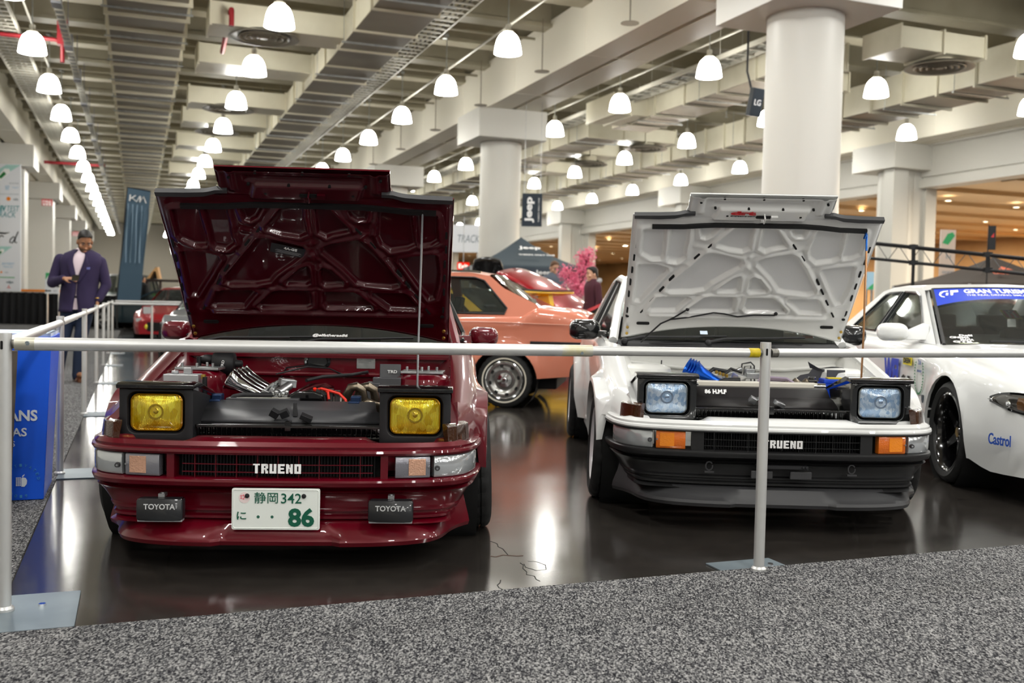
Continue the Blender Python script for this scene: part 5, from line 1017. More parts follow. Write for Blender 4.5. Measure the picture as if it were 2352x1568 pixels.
for s in (1, -1):
    m = MB(); A = rrect(.2, .125, .055, 6); c = Vector((s*.945, 1.78, .892))
    m.loft([[(c.x+x_*k+s*.02*e, c.y+yy, c.z+z_*k) for x_, z_ in A] for k, yy, e in ((.4, -.10, -1), (.72, -.085, -.5), (.93, -.045, 0), (1, .01, 0), (.97, .05, 0))], closed=True, cap=True)
    m.hexa([(s*.73, 1.68, .845), (s*.88, 1.74, .84), (s*.88, 1.80, .84), (s*.74, 1.88, .85)], [(s*.71, 1.74, .95), (s*.86, 1.76, .90), (s*.86, 1.80, .90), (s*.72, 1.85, .96)])
    m.build('door_mirror', P_white, sky, sharp=50, bevel=.006)
    # headlamp wrapped round the corner
    def nose_pt(v, zz, o=.004): xo = interp(v, [(0, .66), (.06, .74), (.15, .80), (.3, .845), (.6, .872)]); return (s*(xo+o), v, zz)
    m = MB(); q0 = [(0, 0, 0)]+[(v, .505+.062*(v/.3)**1.3, .509+.062*(v/.3)**1.3+.092*(1-(v/.3)**2.2)) for v in np.linspace(0, .3, 16)]
    m.loft([[nose_pt(v, a_, .006), nose_pt(v, (a_+b_)/2, .016), nose_pt(v, b_, .006), nose_pt(v, b_, -.02)] for v, a_, b_ in q0[1:]]); m.loft([[(s*.66, -.008, .505), (s*.66, -.014, .55), (s*.66, -.004, .595)], [(s*.40, -.014, .51), (s*.40, -.02, .55), (s*.40, -.01, .59)]])
    h = m.build('headlight', mat('smoked_headlamp', '5a5752', .1, .6, coat=1), sky)
    m = MB(); m.loft([[nose_pt(v, a_-.012, .002), nose_pt(v, b_+.012, .002)] for v, a_, b_ in q0[1:]]); m.build('lamp_seal', M_gblack, h)
    m = MB(); m.loft([[nose_pt(v, a_+.012, .012), nose_pt(v, (a_+b_)/2, .018), nose_pt(v, b_-.014, .010)] for v, a_, b_ in q0[1:] if .03 < v < .12]); m.build('amber_section', mat('amber_smoke', '6b4a2c', .1, .3, coat=1), h)
    m = MB(); m.ball(nose_pt(.15, .555, .006), .022, 8, (.6, 1, 1)); m.build('lamp_bulb', M_chrome, h)
m = MB(); m.box(-.52, .52, -.012, .02, .24, .36); m.box(-.62, -.56, -.0, .05, .27, .36); m.box(-.66, -.56, -.0, .05, .205, .22); m.build('bumper_intake', M_void, sky, bevel=.012)
m = MB(face_m((-.838, .165, .36), (.62, -.78, -.03), (-.15, .1, 1)))
text('Castrol', Matrix(), .125, .062, None, None, d=.004, bold=.015, mb=m); m.build('bumper_lettering', mat('castrol_blue', '1f4fb0', .4), sky)
SIDE = lambda v, zz, o=.004: face_m((-(.868+o), v, zz), (.0, -1, 0), (0, 0, 1))
b = MB(SIDE(2.02, .60, .0)); DG = mat('decal_blue', '1a3fb8', .4); text('WEL', Matrix(), .40, .20, DG, None, bold=.05, mb=b); b.build('side_lettering', DG, sky)
b = MB(SIDE(1.72, .50, .0)); text('01', Matrix(), .20, .20, None, None, bold=.06, mb=b); b.build('race_number', M_mblack, sky)
b = MB(SIDE(1.68, .70, .0)); b.box(-.09, .09, -.03, .03, 0, .003); yb_ = b.build('yellow_decal', mat('decal_yellow', 'e8d414', .4), sky); b = MB(SIDE(1.68, .70, .003)); text('DUNLOP', Matrix(), .15, .036, None, None, bold=.04, mb=b) if False else text('DEEN', Matrix(), .15, .036, None, None, bold=.04, mb=b); b.build('lettering', M_mblack, yb_)
b = MB(SIDE(1.42, .62, .002))
for s in (1, -1):
    for k in range(14):
        a_ = R(-85+k*9.5); p = (s*.085*math.cos(a_), .14*math.sin(a_)*.9)
        for e in (-1, 1): b.cbox((p[0]+e*.007*math.cos(a_)*s, p[1], .002), (.016, .006, .001), (0, 0, s*(a_+R(90))+e*.7*s))
b.build('laurel_decal', mat('laurel_green', '2c7a4e', .5), sky, sharp=0)
b = MB(SIDE(1.42, .645, .002)); text('25th', Matrix() @ TR((0, .06, 0)), .06, .035, None, None, mb=b); b.build('laurel_number', mat('laurel_grey', '7d86a8', .5), sky); b = MB(SIDE(1.42, .645, .002)); text('ANNIVERSARY', Matrix(), .09, .016, None, None, mb=b); b.build('laurel_text', mat('laurel_grey', '7d86a8', .5), sky)
b = MB(SIDE(1.33, .47, .002)); b.prism([(-.018, .025), (.018, .025), (.018, -.01), (0, -.028), (-.018, -.01)], 0, .004); b.build('side_badge', mat('badge_grey', '55626c', .3, .6), sky)
b = MB(face_m((-.42, .55, .765), (1, 0, 0), (0, 1, .08))); b.box(-.04, .04, -.012, .012, 0, .012); b.build('red_decal', mat('decal_red', 'd0444a', .4), sky)
# ================================================================ people
def remesh(o, vox, it=4):
    r = o.modifiers.new('remesh', 'REMESH'); r.mode = 'VOXEL'; r.voxel_size = vox; r.use_smooth_shade = True
    s = o.modifiers.new('smooth', 'SMOOTH'); s.factor = .5; s.iterations = it; return o
def bar(m, a, b, ra, rb, n=12, flat=1): m.tube([Vector(a).lerp(Vector(b), t) for t in (0, .33, .66, 1)], [ra+(rb-ra)*t for t in (0, .33, .66, 1)], n, flat=flat); m.ball(a, ra, 6); m.ball(b, rb, 6)
def hand(m, w, d, up, side, curl=.6, L=.19):     # w wrist, d finger direction, up back of the hand
    w = Vector(w); d = Vector(d).normalized(); up = Vector(up); up = (up-d*up.dot(d)).normalized(); x = d.cross(up)*side
    m.loft([[w+d*q+x*(a*c)+up*(b*s_) for c, s_ in [(math.cos(t), math.sin(t)) for t in np.linspace(0, 2*math.pi, 11)[:-1]]] for q, a, b in ((-.01, .026, .02), (.03, .036, .018), (.07, .042, .015), (.095, .04, .012))], closed=True, cap=True)
    for i, (o, l) in enumerate(((-.030, .068), (-.010, .078), (.010, .073), (.029, .056))):
        p = w+d*.09+x*o; pts = [p]; dd = d.copy()
        for k in range(3):
            c = curl*(.5+.25*k); dd = (dd*math.cos(c)-up*math.sin(c)).normalized(); pts.append(pts[-1]+dd*l*(.42, .32, .26)[k]); 
            axis = dd.cross(x).normalized(); up2 = up
        m.tube(pts, [.0095, .009, .008, .0065], 8); m.ball(pts[-1], .0065, 5)
    p = w+d*.03-x*.036; m.tube([p, p+d*.03-x*.02-up*.012, p+d*.06-x*.018-up*.03, p+d*.078-x*.006-up*.038], [.012, .0115, .010, .007], 8); m.ball(p+d*.078-x*.006-up*.038, .007, 5)
def head(par, c, yaw, nod, skin, hair, beard=None, sc=1, glasses=False, lname='hair'):
    T = TR(c) @ rotm(z=yaw) @ rotm(x=nod) @ Matrix.Scale(sc, 4)
    m = MB(T)
    m.loft([[(a*math.cos(t)*(1 if math.sin(t) > 0 else 1-.12*abs(math.cos(t))), b*math.sin(t)+oy, z_) for t in np.linspace(0, 2*math.pi, 17)[:-1]] for z_, a, b, oy in ((-.125, .018, .02, -.055), (-.118, .035, .042, -.045), (-.10, .048, .066, -.022), (-.07, .058, .080, -.010), (-.03, .066, .088, 0), (.01, .071, .094, .004), (.05, .074, .097, .008), (.085, .066, .088, .010), (.108, .044, .060, .010), (.118, .012, .018, .010))], closed=True, cap=True)
    m.hexa([(-.016, -.098, -.045), (.016, -.098, -.045), (.014, -.07, -.045), (-.014, -.07, -.045)], [(-.006, -.088, .012), (.006, -.088, .012), (.006, -.07, .012), (-.006, -.07, .012)]); m.ball((0, -.103, -.04), .013, 6, (1, .9, .8))
    for s in (1, -1): m.ball((s*.076, .012, -.018), .03, 6, (.3, .65, 1.05)); m.ball((s*.03, -.083, .024), .018, 6, (1.4, .5, .4)); m.ball((s*.042, -.062, -.03), .026, 6)
    m.ball((0, -.088, -.075), .016, 6, (1.5, .6, .45)); m.ball((0, -.086, -.09), .014, 6, (1.3, .7, .5))
    bar(m, (0, .02, -.07), (0, .035, -.17), .052, .056)
    h = remesh(m.build('head', skin, par), .006, 3)
    for s in (1, -1):
        m = MB(T); m.ball((s*.03, -.0795, .004), .0115, 6, (1.2, .7, .6)); m.build('eye', mat('eye_white', 'a89a8e', .3), h)
        m = MB(T); m.ball((s*.03, -.0872, .002), .0052, 5, (1, .4, 1)); m.build('iris', mat('iris_brown', '1d120c', .15), h)
        m = MB(T); m.tube([(s*.012, -.094, .026), (s*.03, -.095, .031), (s*.05, -.082, .025)], [.004, .005, .003], 6); m.build('eyebrow', hair, h)
    m = MB(T); m.tube([(-.024, -.094, -.081), (0, -.101, -.079), (.024, -.094, -.081)], .0042, 6, flat=.7); m.build('lips', mat('lip', '8a5048', .5), h)
    m = MB(T); m.loft([[(a*math.cos(t), b*math.sin(t)+oy, z_+max(0, -math.sin(t))**.7*dz+max(0, math.sin(t))*dz2) for t in np.linspace(0, 2*math.pi, 33)[:-1]] for z_, a, b, oy, dz, dz2 in ((-.02, .0685, .0895, .014, .112, -.045), (.005, .0725, .0955, .010, .088, -.03), (.04, .0755, .0985, .009, .056, 0), (.075, .0715, .0935, .010, .030, 0), (.104, .055, .072, .010, .010, 0), (.122, .03, .042, .010, 0, 0), (.126, .005, .008, .01, 0, 0))], closed=True, cap=True); m.build(lname, hair, h, sharp=70)
    if beard:
        m = MB(T); m.loft([[(a*math.cos(t), b*math.sin(t)+oy, z_) for t in np.linspace(R(175), R(365), 15)] for z_, a, b, oy in ((-.03, .071, .08, .0), (-.07, .063, .082, -.010), (-.092, .055, .0735, -.02), (-.112, .043, .055, -.038), (-.126, .02, .026, -.053))]); m.build('beard', beard, h)
    if glasses:
        m = MB(T)
        for s in (1, -1): m.tube([(s*.033+.022*math.cos(t), -.098, .006+.016*math.sin(t)) for t in np.linspace(0, 2*math.pi, 13)[:-1]], .0025, 5, closed=True); m.tube([(s*.055, -.095, .01), (s*.078, -.02, .01)], .0022, 5)
        m.build('glasses', M_seal, h)
    return h
SK1 = mat('skin_tan', 'a9795a', .5); SK2 = mat('skin_light', 'd2a58a', .5); HB = mat('hair_black', '15110f', .55); HBr = mat('hair_brown', '5a3b24', .6)
def man_body(par, J, skin, hands):               # one continuous skin surface under the clothes
    m = MB(); bar(m, J['hipL'], J['kneeL'], .075, .055); bar(m, J['kneeL'], J['ankL'], .052, .038); bar(m, J['hipR'], J['kneeR'], .075, .055); bar(m, J['kneeR'], J['ankR'], .052, .038)
    for s in 'LR': bar(m, J['ank'+s], Vector(J['ank'+s])+Vector(J['toe'+s])*.7, .035, .03); bar(m, Vector(J['sh'+s])-Vector((0, 0, .02)), J['el'+s], .045, .04); bar(m, J['el'+s], J['wr'+s], .038, .026); hand(m, *hands[s])
    bar(m, J['hipL'], J['hipR'], .09, .09); bar(m, J['pel'], J['chest'], .12, .13); bar(m, Vector(J['shL'])-Vector((0, 0, .03)), Vector(J['shR'])-Vector((0, 0, .03)), .045, .045); bar(m, J['chest'], J['neck'], .09, .055)
    return remesh(m.build('body', skin, par), .009, 3)
def dressed(name, label, loc, rz, J, hands, skin, hair, top, shirt, legs, shoe, yaw, nod, beard=None, jacket=True, hood=None, sc=1, glasses=False):
    t = thing(name, label, 'person', loc, rz); t.scale = (sc, sc, sc)
    man_body(t, J, skin, hands)
    head(t, Vector(J['neck'])+Vector(J['hoff']), yaw, nod, skin, hair, beard, 1.05, glasses)
    m = MB()
    for s in 'LR': bar(m, J['hip'+s], J['knee'+s], .098, .074, 16); bar(m, J['knee'+s], Vector(J['ank'+s])+Vector((0, 0, -.02)), .072, .062, 16)
    bar(m, J['hipL'], J['hipR'], .115, .115); bar(m, Vector(J['hipL'])+Vector((0, 0, .1)), Vector(J['hipR'])+Vector((0, 0, .1)), .105, .105); remesh(m.build('trousers', legs, t), .011, 4)
    for s in 'LR':
        a = Vector(J['ank'+s]); d = Vector(J['toe'+s]); b_ = MB(); u = d.normalized(); x = Vector((u.y, -u.x, 0))
        b_.loft([[Vector((a.x, a.y, 0))+u*q+x*(w*cx)+Vector((0, 0, h_*max(0, cz)+.001)) for cx, cz in [(math.cos(v), math.sin(v)) for v in np.linspace(-.25, math.pi+.25, 13)]] for q, w, h_ in ((-.085, .02, .05), (-.07, .036, .085), (0, .04, .10), (.07, .047, .075), (.14, .05, .055), (.19, .036, .042), (.215, .012, .025))], closed=True, cap=True)
        b_.build('shoe', shoe, t, sharp=60)
    m = MB(); c, p = Vector(J['chest']), Vector(J['pel']); n = Vector(J['neck'])
    lv = J.get('torso') or [(-.13, .20, .14), (.0, .195, .135), (.15, .185, .13), (.30, .205, .14), (.42, .225, .14), (.50, .20, .115), (.55, .10, .075), (.575, .066, .062)]
    def ring(z_, a, b, k=1, o=0): cc = p.lerp(n, min(1, max(0, z_/.58))); return [(cc.x+a*k*math.copysign(abs(math.cos(v))**.8, math.cos(v)), cc.y+o+b*k*math.copysign(abs(math.sin(v))**.8, math.sin(v)), p.z+z_) for v in np.linspace(0, 2*math.pi, 29)[:-1]]
    m.loft([ring(*q, .93) for q in lv], closed=True, cap=True); m.build('shirt' if jacket else 'sweater', shirt if jacket else top, t, sharp=60)
    m = MB()
    for s in 'LR':
        e = Vector(J['el'+s]); w_ = Vector(J['wr'+s]); bar(m, Vector(J['sh'+s])-Vector((0, 0, .008)), e, .070, .061, 14); bar(m, e, e.lerp(w_, .93), .060, .045, 14)
    for q in lv: pass
    if jacket:                                    # open front: a shell that leaves a V and a gap below the button
        def gap(z_): return .015+.24*smooth((z_-.16)/.38) if z_ > .16 else .015+.07*smooth((.08-z_)/.22)
        secs = []
        for z_, a, b in [(-.16, .205, .15)]+[(z_, interp(z_, [(q[0], q[1]) for q in lv]), interp(z_, [(q[0], q[2]) for q in lv])) for z_ in np.linspace(-.12, .555, 16)]:
            g = gap(z_); cc = p.lerp(n, min(1, max(0, z_/.58))); k = 1.03
            secs.append([(cc.x+a*k*math.copysign(abs(math.cos(v))**.8, math.cos(v)), cc.y+b*k*math.copysign(abs(math.sin(v))**.8, math.sin(v)), p.z+z_) for v in np.linspace(-math.pi/2+g, 1.5*math.pi-g, 40)])
        b_ = MB(); b_.loft(secs); jk = b_.build('jacket', top, t, sharp=60, solid=.018)
        for sg in (1, -1):
            b_ = MB(); rows = []
            for z_ in np.linspace(.17, .53, 14):
                a, b = interp(z_, [(q[0], q[1]) for q in lv]), interp(z_, [(q[0], q[2]) for q in lv]); g = gap(z_); f = (z_-.17)/.36; cc = p.lerp(n, min(1, max(0, z_/.58)))
                wv = .02+.30*math.sin(math.pi*min(1, f*1.08))**.8*(1 if f < .62 else .62); rows.append([(cc.x+a*k_*math.copysign(abs(math.cos(v))**.8, math.cos(v)), cc.y+b*k_*math.copysign(abs(math.sin(v))**.8, math.sin(v)), p.z+z_) for k_, v in [(1.05, -math.pi/2+sg*(g-.02)), (1.10, -math.pi/2+sg*(g+wv*.5)), (1.09, -math.pi/2+sg*(g+wv))]])
            b_.loft(rows); b_.build('lapel', top, jk, sharp=60, solid=.008)
        sl = remesh(m.build('sleeves', top, jk), .011, 3)
    else: remesh(m.build('sleeves', top, t), .012, 3)
    if hood: m = MB(); m.tube([(n.x+.10*math.cos(v), n.y+.09*math.sin(v)+.03, n.z-.02+.05*math.sin(v)) for v in np.linspace(0, 2*math.pi, 17)[:-1]], .045, 10, closed=True); m.build('hood_collar', hood, t)
    return t
Jm = dict(pel=(0, 0, .97), chest=(.01, 0, 1.30), neck=(.045, -.01, 1.50), hoff=(.035, -.055, .125), shL=(-.205, .0, 1.42), shR=(.235, .0, 1.40), elL=(-.285, -.03, 1.14), wrL=(-.085, -.29, 1.19), elR=(.295, .03, 1.13), wrR=(.225, -.05, .95),
          hipL=(-.09, 0, .92), hipR=(.09, 0, .92), kneeL=(-.16, -.03, .50), kneeR=(.03, -.04, .50), ankL=(-.235, .0, .085), ankR=(-.01, .0, .085), toeL=(-.03, -.2, 0), toeR=(.12, -.17, 0))
mn = dressed('person', 'man in purple blazer and pink shirt looking down at a phone', (-5.03, 11.55, .008), R(8), Jm,
        {'L': ((-.075, -.30, 1.19), (.93, -.35, .02), (-.1, -.3, .95), -1, .55), 'R': ((.225, -.05, .95), (-.15, -.1, -1), (.9, 0, 0), 1, .3)}, SK1, HB, mat('purple_blazer', '2f2547', .85, bump=(120, .15)), mat('pink_shirt', 'e9d6df', .7), mat('navy_trousers', '1a2740', .8, bump=(80, .1)), mat('brown_shoe', '5d341d', .25, coat=.4), R(24), R(30), mat('stubble', '5f4737', .8))
m = MB(TR((.07, -.385, 1.195)) @ rotm(x=R(25), z=R(10))); m.prism(rrect(.075, .15, .01), 0, .009); tag(m.build('phone', M_gblack, bevel=.002), 'dark smartphone held by the man in the purple blazer', 'phone').matrix_world = mn.matrix_world.copy() if False else TR((-5.03, 11.55, .008)) @ rotm(z=R(8))
m = MB(); m.hexa([(.125, -.158, 1.30), (.158, -.150, 1.30), (.158, -.145, 1.30), (.125, -.152, 1.30)], [(.125, -.163, 1.325), (.165, -.154, 1.33), (.158, -.145, 1.315), (.13, -.155, 1.315)]); m.build('pocket_square', mat('pocket_square', '6a6fae', .7), mn, bevel=.003)
m = MB(); m.tube([(.225+.034*math.cos(v), -.05+.03*math.sin(v), .975) for v in np.linspace(0, 2*math.pi, 13)[:-1]], .008, 6, closed=True); m.build('watch', M_gold, mn)
m = MB(); m.tube([(.155*math.cos(v), .118*math.sin(v), .985) for v in np.linspace(0, 2*math.pi, 25)[:-1]], .016, 6, closed=True, flat=1); m.build('belt', mat('dark_belt', '2a1d18', .5), mn)
Js = dict(pel=(0, 0, .95), chest=(0, 0, 1.28), neck=(0, 0, 1.47), hoff=(.0, -.02, .14), shL=(-.19, 0, 1.40), shR=(.19, 0, 1.40), elL=(-.25, .02, 1.12), wrL=(-.24, -.06, .88), elR=(.25, .02, 1.12), wrR=(.24, -.06, .88),
          hipL=(-.09, 0, .90), hipR=(.09, 0, .90), kneeL=(-.10, -.02, .49), kneeR=(.10, -.02, .49), ankL=(-.11, .02, .085), ankR=(.11, .02, .085), toeL=(-.03, -.2, 0), toeR=(.03, -.2, 0))
Hs = {'L': ((-.24, -.06, .88), (0, -.1, -1), (-.9, 0, 0), 1, .35), 'R': ((.24, -.06, .88), (0, -.1, -1), (.9, 0, 0), -1, .35)}
p = px(1362, 640, 17.0); dressed('person', 'dark-haired man in maroon hoodie with grey hood, looking left beside the pink blossoms', (p.x, 17.0, 0), R(-70), Js, Hs, SK2, HB, mat('maroon_hoodie', '47202c', .85), None, mat('jeans_dark', '23262c', .8), M_mblack, 0, R(6), jacket=False, hood=mat('grey_hood', '9a9a9c', .85), sc=.965)
p = px(1272, 620, 21.5); dressed('person', 'brown-haired boy with glasses looking down behind the raised red bonnet', (p.x, 21.5, 0), R(25), Js, Hs, SK2, HBr, mat('grey_shirt', '5c6470', .85), None, mat('jeans_dark', '23262c', .8), M_mblack, 0, R(20), jacket=False, sc=1.12, glasses=True)
p = px(326, 665, 29.5); dressed('person', 'person with dark hair and black clothes standing half behind the blue banner flag', (p.x, 29.5, 0), R(150), Js, Hs, SK1, HB, mat('black_cloth', '101012', .85), None, mat('black_cloth', '101012', .85), M_mblack, 0, 0, jacket=False, sc=.92)
# ================================================================ background cars
red2 = [(0, .50), (.3, .62), (1.0, .74), (1.5, .82), (3.4, .86), (4.2, .80)]; XOg = [(0, .62), (.15, .74), (.6, .82), (3.4, .83), (4.0, .78), (4.2, .70)]
OUT = [(1.5, .80), (2.2, 1.14), (2.4, 1.19), (2.9, 1.20), (3.1, 1.17), (3.7, .86)]; WIN = [[(1.75, .84), (2.25, 1.1), (2.4, 1.15), (2.75, 1.155), (2.8, .85)], [(2.88, .85), (2.84, 1.15), (3.05, 1.13), (3.45, .88)]]
def bgcar(name, label, x, y, yaw, body, **k): return gcar(name, label, x, y, yaw, body, 4.2, red2, XOg, (.85, 3.3), [(0, .2), (4.2, .25)], OUT, WIN, .74, .56, 0, 1, **k)[0]
yc = bgcar('sports_car', 'yellow sports car with tall rear wing behind the salmon coupe', -2.87, 15.77, R(-127), P_yellow, spokes=6)
m = MB(); m.loft([[(a_, 3.95+b_, 1.145+c_+.02*abs(a_)) for b_, c_ in ((-.14, -.02), (-.05, .03), (.14, .045), (.15, .02), (-.05, -.01))] for a_ in (-.75, -.3, .3, .75)], closed=True, cap=True); w_ = m.build('rear_wing', P_yellow, yc, bevel=.004)
m = MB()
for s in (1, -1): m.hexa([(s*.28-.05, 3.75, .80), (s*.28+.05, 3.75, .80), (s*.28+.05, 4.1, .80), (s*.28-.05, 4.1, .80)], [(s*.28-.05, 3.86, 1.15), (s*.28+.05, 3.86, 1.15), (s*.28+.05, 4.02, 1.16), (s*.28-.05, 4.02, 1.16)])
m.build('wing_support', P_yellow, w_, bevel=.004)
m = MB(); m.loft([[(a_, 3.95+b_, 1.178+.02*abs(a_)+c_) for b_, c_ in ((-.10, 0), (.16, .02), (.16, .035), (-.08, .018))] for a_ in (-.72, 0, .72)], closed=True, cap=True); m.build('wing_blade', M_gblack, w_)
rc = bgcar('sports_car', 'bright red car with its long bonnet raised, behind the yellow winged car', -.0, 17.95, R(-120), P_red2, spokes=5)
m = MB(); m.loft([[(a_, 1.45-1.35*t, .84+.80*t**.8+.05*math.sin(math.pi*t)-.10*(a_/.75)**2) for a_ in np.linspace(-.76, .76, 13)] for t in np.linspace(0, 1, 10)]); m.build('bonnet', P_red2, rc, solid=.03)
p = px(1123, 640, 20); bc = bgcar('sports_car', 'black car with its glossy bonnet raised, left of the bright red bonnet', p.x-.08, 19.3, R(-4), P_black, spokes=5)
m = MB(); m.loft([[(a_*(.40-.14*t), 1.0-.35*t, 1.42+.45*t+.06*(1-a_*a_)*t-.16*(1-abs(a_))*(1-t)) for a_ in np.linspace(-1, 1, 13)] for t in np.linspace(0, 1, 9)]); m.build('bonnet', P_black, bc, solid=.04)
m = MB(); m.tube([(.35, 1.0, .7), (.36, .98, 1.45)], .01, 6); m.tube([(-.35, 1.0, .7), (-.36, .98, 1.45)], .01, 6); m.build('bonnet_stay', M_alu, bc)
p = px(1985, 720, 11.5); dc = bgcar('sports_car', 'dark red car with black windows behind the white bonnet on the right', p.x-.2, 11.3, R(-60), P_red2, spokes=5)
p = px(408, 745, 15.0); gc = bgcar('sports_car', 'silver grey wide-bodied car seen left of the open red bonnet', -4.05, 13.78, R(13), P_grey, spokes=6, r=.33, w=.26, ri=.23, rim=mat('rim_gloss_black', '0e0e10', .18, .4, coat=1), arch_r=.39, wx=.87)
for wv in [k for k in kids(gc) if k.name.startswith('wheel') and 'liner' not in k.name and k.location.y < 2]: wv.rotation_euler = (0, wv.rotation_euler.y, R(14))
m = MB(); m.ball((-.1, 1.9, 1.12), .13, 8, (1, 1, .8)); m.build('roof_scoop', M_mblack, gc)
p = px(396, 745, 21.5); rr = bgcar('sports_car', 'small red sports car with pop-up headlamps raised, beyond the grey car', p.x+.1, 21.0, R(9), P_red2)
for s in (1, -1):
    m = MB(); m.hexa([(s*.5-.11, .32, .60), (s*.5+.11, .32, .60), (s*.5+.11, .55, .60), (s*.5-.11, .55, .60)], [(s*.5-.11, .30, .80), (s*.5+.11, .30, .80), (s*.5+.11, .55, .72), (s*.5-.11, .55, .72)]); h = m.build('headlight_pod', P_red2, rr, bevel=.01)
    m = MB(face_m((s*.5, .305, .70))); m.prism(rrect(.17, .15, .02), 0, .006); m.build('lens', M_clear, h)
    m = MB(face_m((s*.45, .02, .36))); m.lathe([(.001, .03), (.05, .025), (.06, 0)], 16); m.build('fog_lamp', M_yel, rr)
    m = MB(face_m((s*.62, .06, .50))); m.prism(rrect(.12, .08, .02), 0, .02); m.build('marker_lamp', M_clear, rr)
m = MB(face_m((0, -.015, .38))); m.prism(rrect(.34, .16, .01), 0, .01); q = m.build('number_plate', mat('plate_white', 'e9eee9', .35), rr); text('A7-V315', face_m((0, -.027, .38)), .26, .08, M_grey, q)
m = MB(); m.box(-.45, .45, -.01, .04, .26, .46); m.build('grille', M_void, rr, bevel=.02); m = MB(); m.hexa([(-.72, -.12, .10), (.72, -.12, .10), (.72, .1, .10), (-.72, .1, .10)], [(-.72, -.12, .125), (.72, -.12, .125), (.72, .1, .125), (-.72, .1, .125)]); m.build('splitter', M_gblack, rr)
suv = gcar('suv', 'dark grey sport utility vehicle behind the man in the blazer', px(282, 650, 32.5).x, 32.0, R(12), P_teal, 4.3, [(0, .85), (.3, .98), (1.2, 1.06), (3.9, 1.08), (4.3, 1.0)], [(0, .75), (.3, .88), (4, .88), (4.3, .8)], (.85, 3.4), [(0, .35), (4.3, .38)], [(1.3, 1.05), (1.9, 1.62), (2.1, 1.68), (3.7, 1.68), (4.0, 1.6), (4.2, 1.05)], [[(1.6, 1.1), (2.0, 1.58), (2.75, 1.6), (2.8, 1.1)], [(2.9, 1.1), (2.88, 1.6), (3.6, 1.58), (3.8, 1.12)]], .82, .68, 0, 1, r=.36, w=.24, ri=.24, arch_r=.42)
bgcar('sports_car', 'dark glossy car far behind the silver barrier rails on the left', px(372, 670, 30).x-2, 29.6, R(-95), P_teal)
# ================================================================ banners, drapes, tents, signs
M_drape = mat('black_drape', '141417', .85, bump=(40, .2))
def drape(label, p, q, h, n=26):
    p, q = Vector(p), Vector(q); d = (q-p); nrm = Vector((d.y, -d.x, 0)).normalized(); t = thing('pipe_drape', label, 'drape')
    m = MB(); m.grid(lambda u, v: p+d*u+nrm*(.05*math.sin(u*n*6.28)+.02*math.sin(u*n*17)*(1-v))*(1-.4*v)+Vector((0, 0, .01+(h-.01)*v)), n*8, 5); m.build('cloth', M_drape, t, sharp=0, solid=.006)
    m = MB(); m.tube([p+Vector((0, 0, h)), q+Vector((0, 0, h))], .02, 8)
    for f in (0, .33, .66, 1): c = p+d*f-nrm*.08; m.cyl(c, c+Vector((0, 0, h)), .02, n=8)
    m.build('pipe_frame', M_alu, t)
drape('black pleated drape fence at the far left, below the white event banner', (-19, 31.0, 0), (-13.5, 31.6, 0), 1.02)
drape('black pleated drape fence behind the man and the far barrier rails', (-13.3, 30.2, 0), (-8.2, 30.6, 0), .98)
def flat(name, label, cat, c, w, h, m_, nx=(1, 0, 0), d=.03, group=None, stand=True):
    t = thing(name, label, cat, c, math.atan2(nx[1], nx[0]), group); b = MB(); b.box(-w/2, w/2, -d/2, d/2, -h/2, h/2); o = b.build('panel', m_, t, bevel=.004)
    if stand:
        b = MB(); z0 = -c[2]
        for s in (1, -1): b.cyl((s*w*.4, .06, z0), (s*w*.4, .06, h/2), .025, n=8); b.cbox((s*w*.4, .06, z0+.01), (.1, .5, .02))
        b.build('stand', M_alu, t)
    return t
def ft(t, s, x, z, w, h, m_, **k): return text(s, face_m((x, -.017, z)), w, h, m_, t, **k)
MW = mat('banner_white', 'e9ecf3', .6); TE = mat('banner_teal', '2f9098', .6); GY = mat('banner_grey', '8b97a0', .6); GN = mat('banner_green', '3fae6a', .6); BK = mat('banner_black', '15171a', .6); OR = mat('banner_orange', 'f08a1c', .6); PB = mat('banner_pale_blue', '9fc3dd', .6); RDb = mat('banner_red', 'd23a3a', .6)
c = px(-6, 525, 33); t = flat('event_banner', 'tall white event banner with green car artwork and sponsor names at the left edge', 'banner', c, 1.56, 4.25, MW)
TP = mat('art_pale_green', 'a9d6d0', .6); b = MB(face_m((0, -.016, 0))); b.prism([(-.3, 1.75), (-.05, 1.6), (.77, 2.1), (.3, 2.1)], 0, .002); b.build('artwork', TP, t, sharp=0); b = MB(face_m((0, -.016, 0))); b.prism([(-.3, -.95), (.0, -.95), (.5, -.58), (.1, -.58)], 0, .002); b.build('artwork', TP, t, sharp=0)
for x_, z_, k in ((.22, 1.82, 1), (.12, -.76, .6)):
    b = MB(face_m((x_, -.019, z_))); b.prism([(-.3*k, -.22*k), (-.12*k, -.25*k), (.2*k, .03*k), (.18*k, .15*k), (.02*k, .16*k)], 0, .003); b.build('car_artwork', mat('art_white', 'f4f6f6', .4), t); b = MB(face_m((x_, -.022, z_))); b.prism([(-.2*k, -.15*k), (-.08*k, -.17*k), (.08*k, -.02*k), (.0, .06*k)], 0, .003); b.build('car_artwork', mat('art_green', '1f7a3a', .4), t)
ft(t, 'CLEAN POWER', .55, 1.50, .32, .04, GY); ft(t, 'NY', .34, 1.35, .14, .15, PB, bold=.03); ft(t, 'ChargeNY', .60, 1.36, .22, .07, PB); ft(t, 'CHARGING STATION POWER', .36, 1.14, .70, .035, GY)
b = MB(face_m((.375, -.016, .98))); b.prism([(.07*math.cos(v), .065*math.sin(v)+.01) for v in np.linspace(-.6, math.pi+.6, 11)]+[(-.03, -.055), (.03, -.055)], 0, .004); b.build('shell_emblem', OR, t)
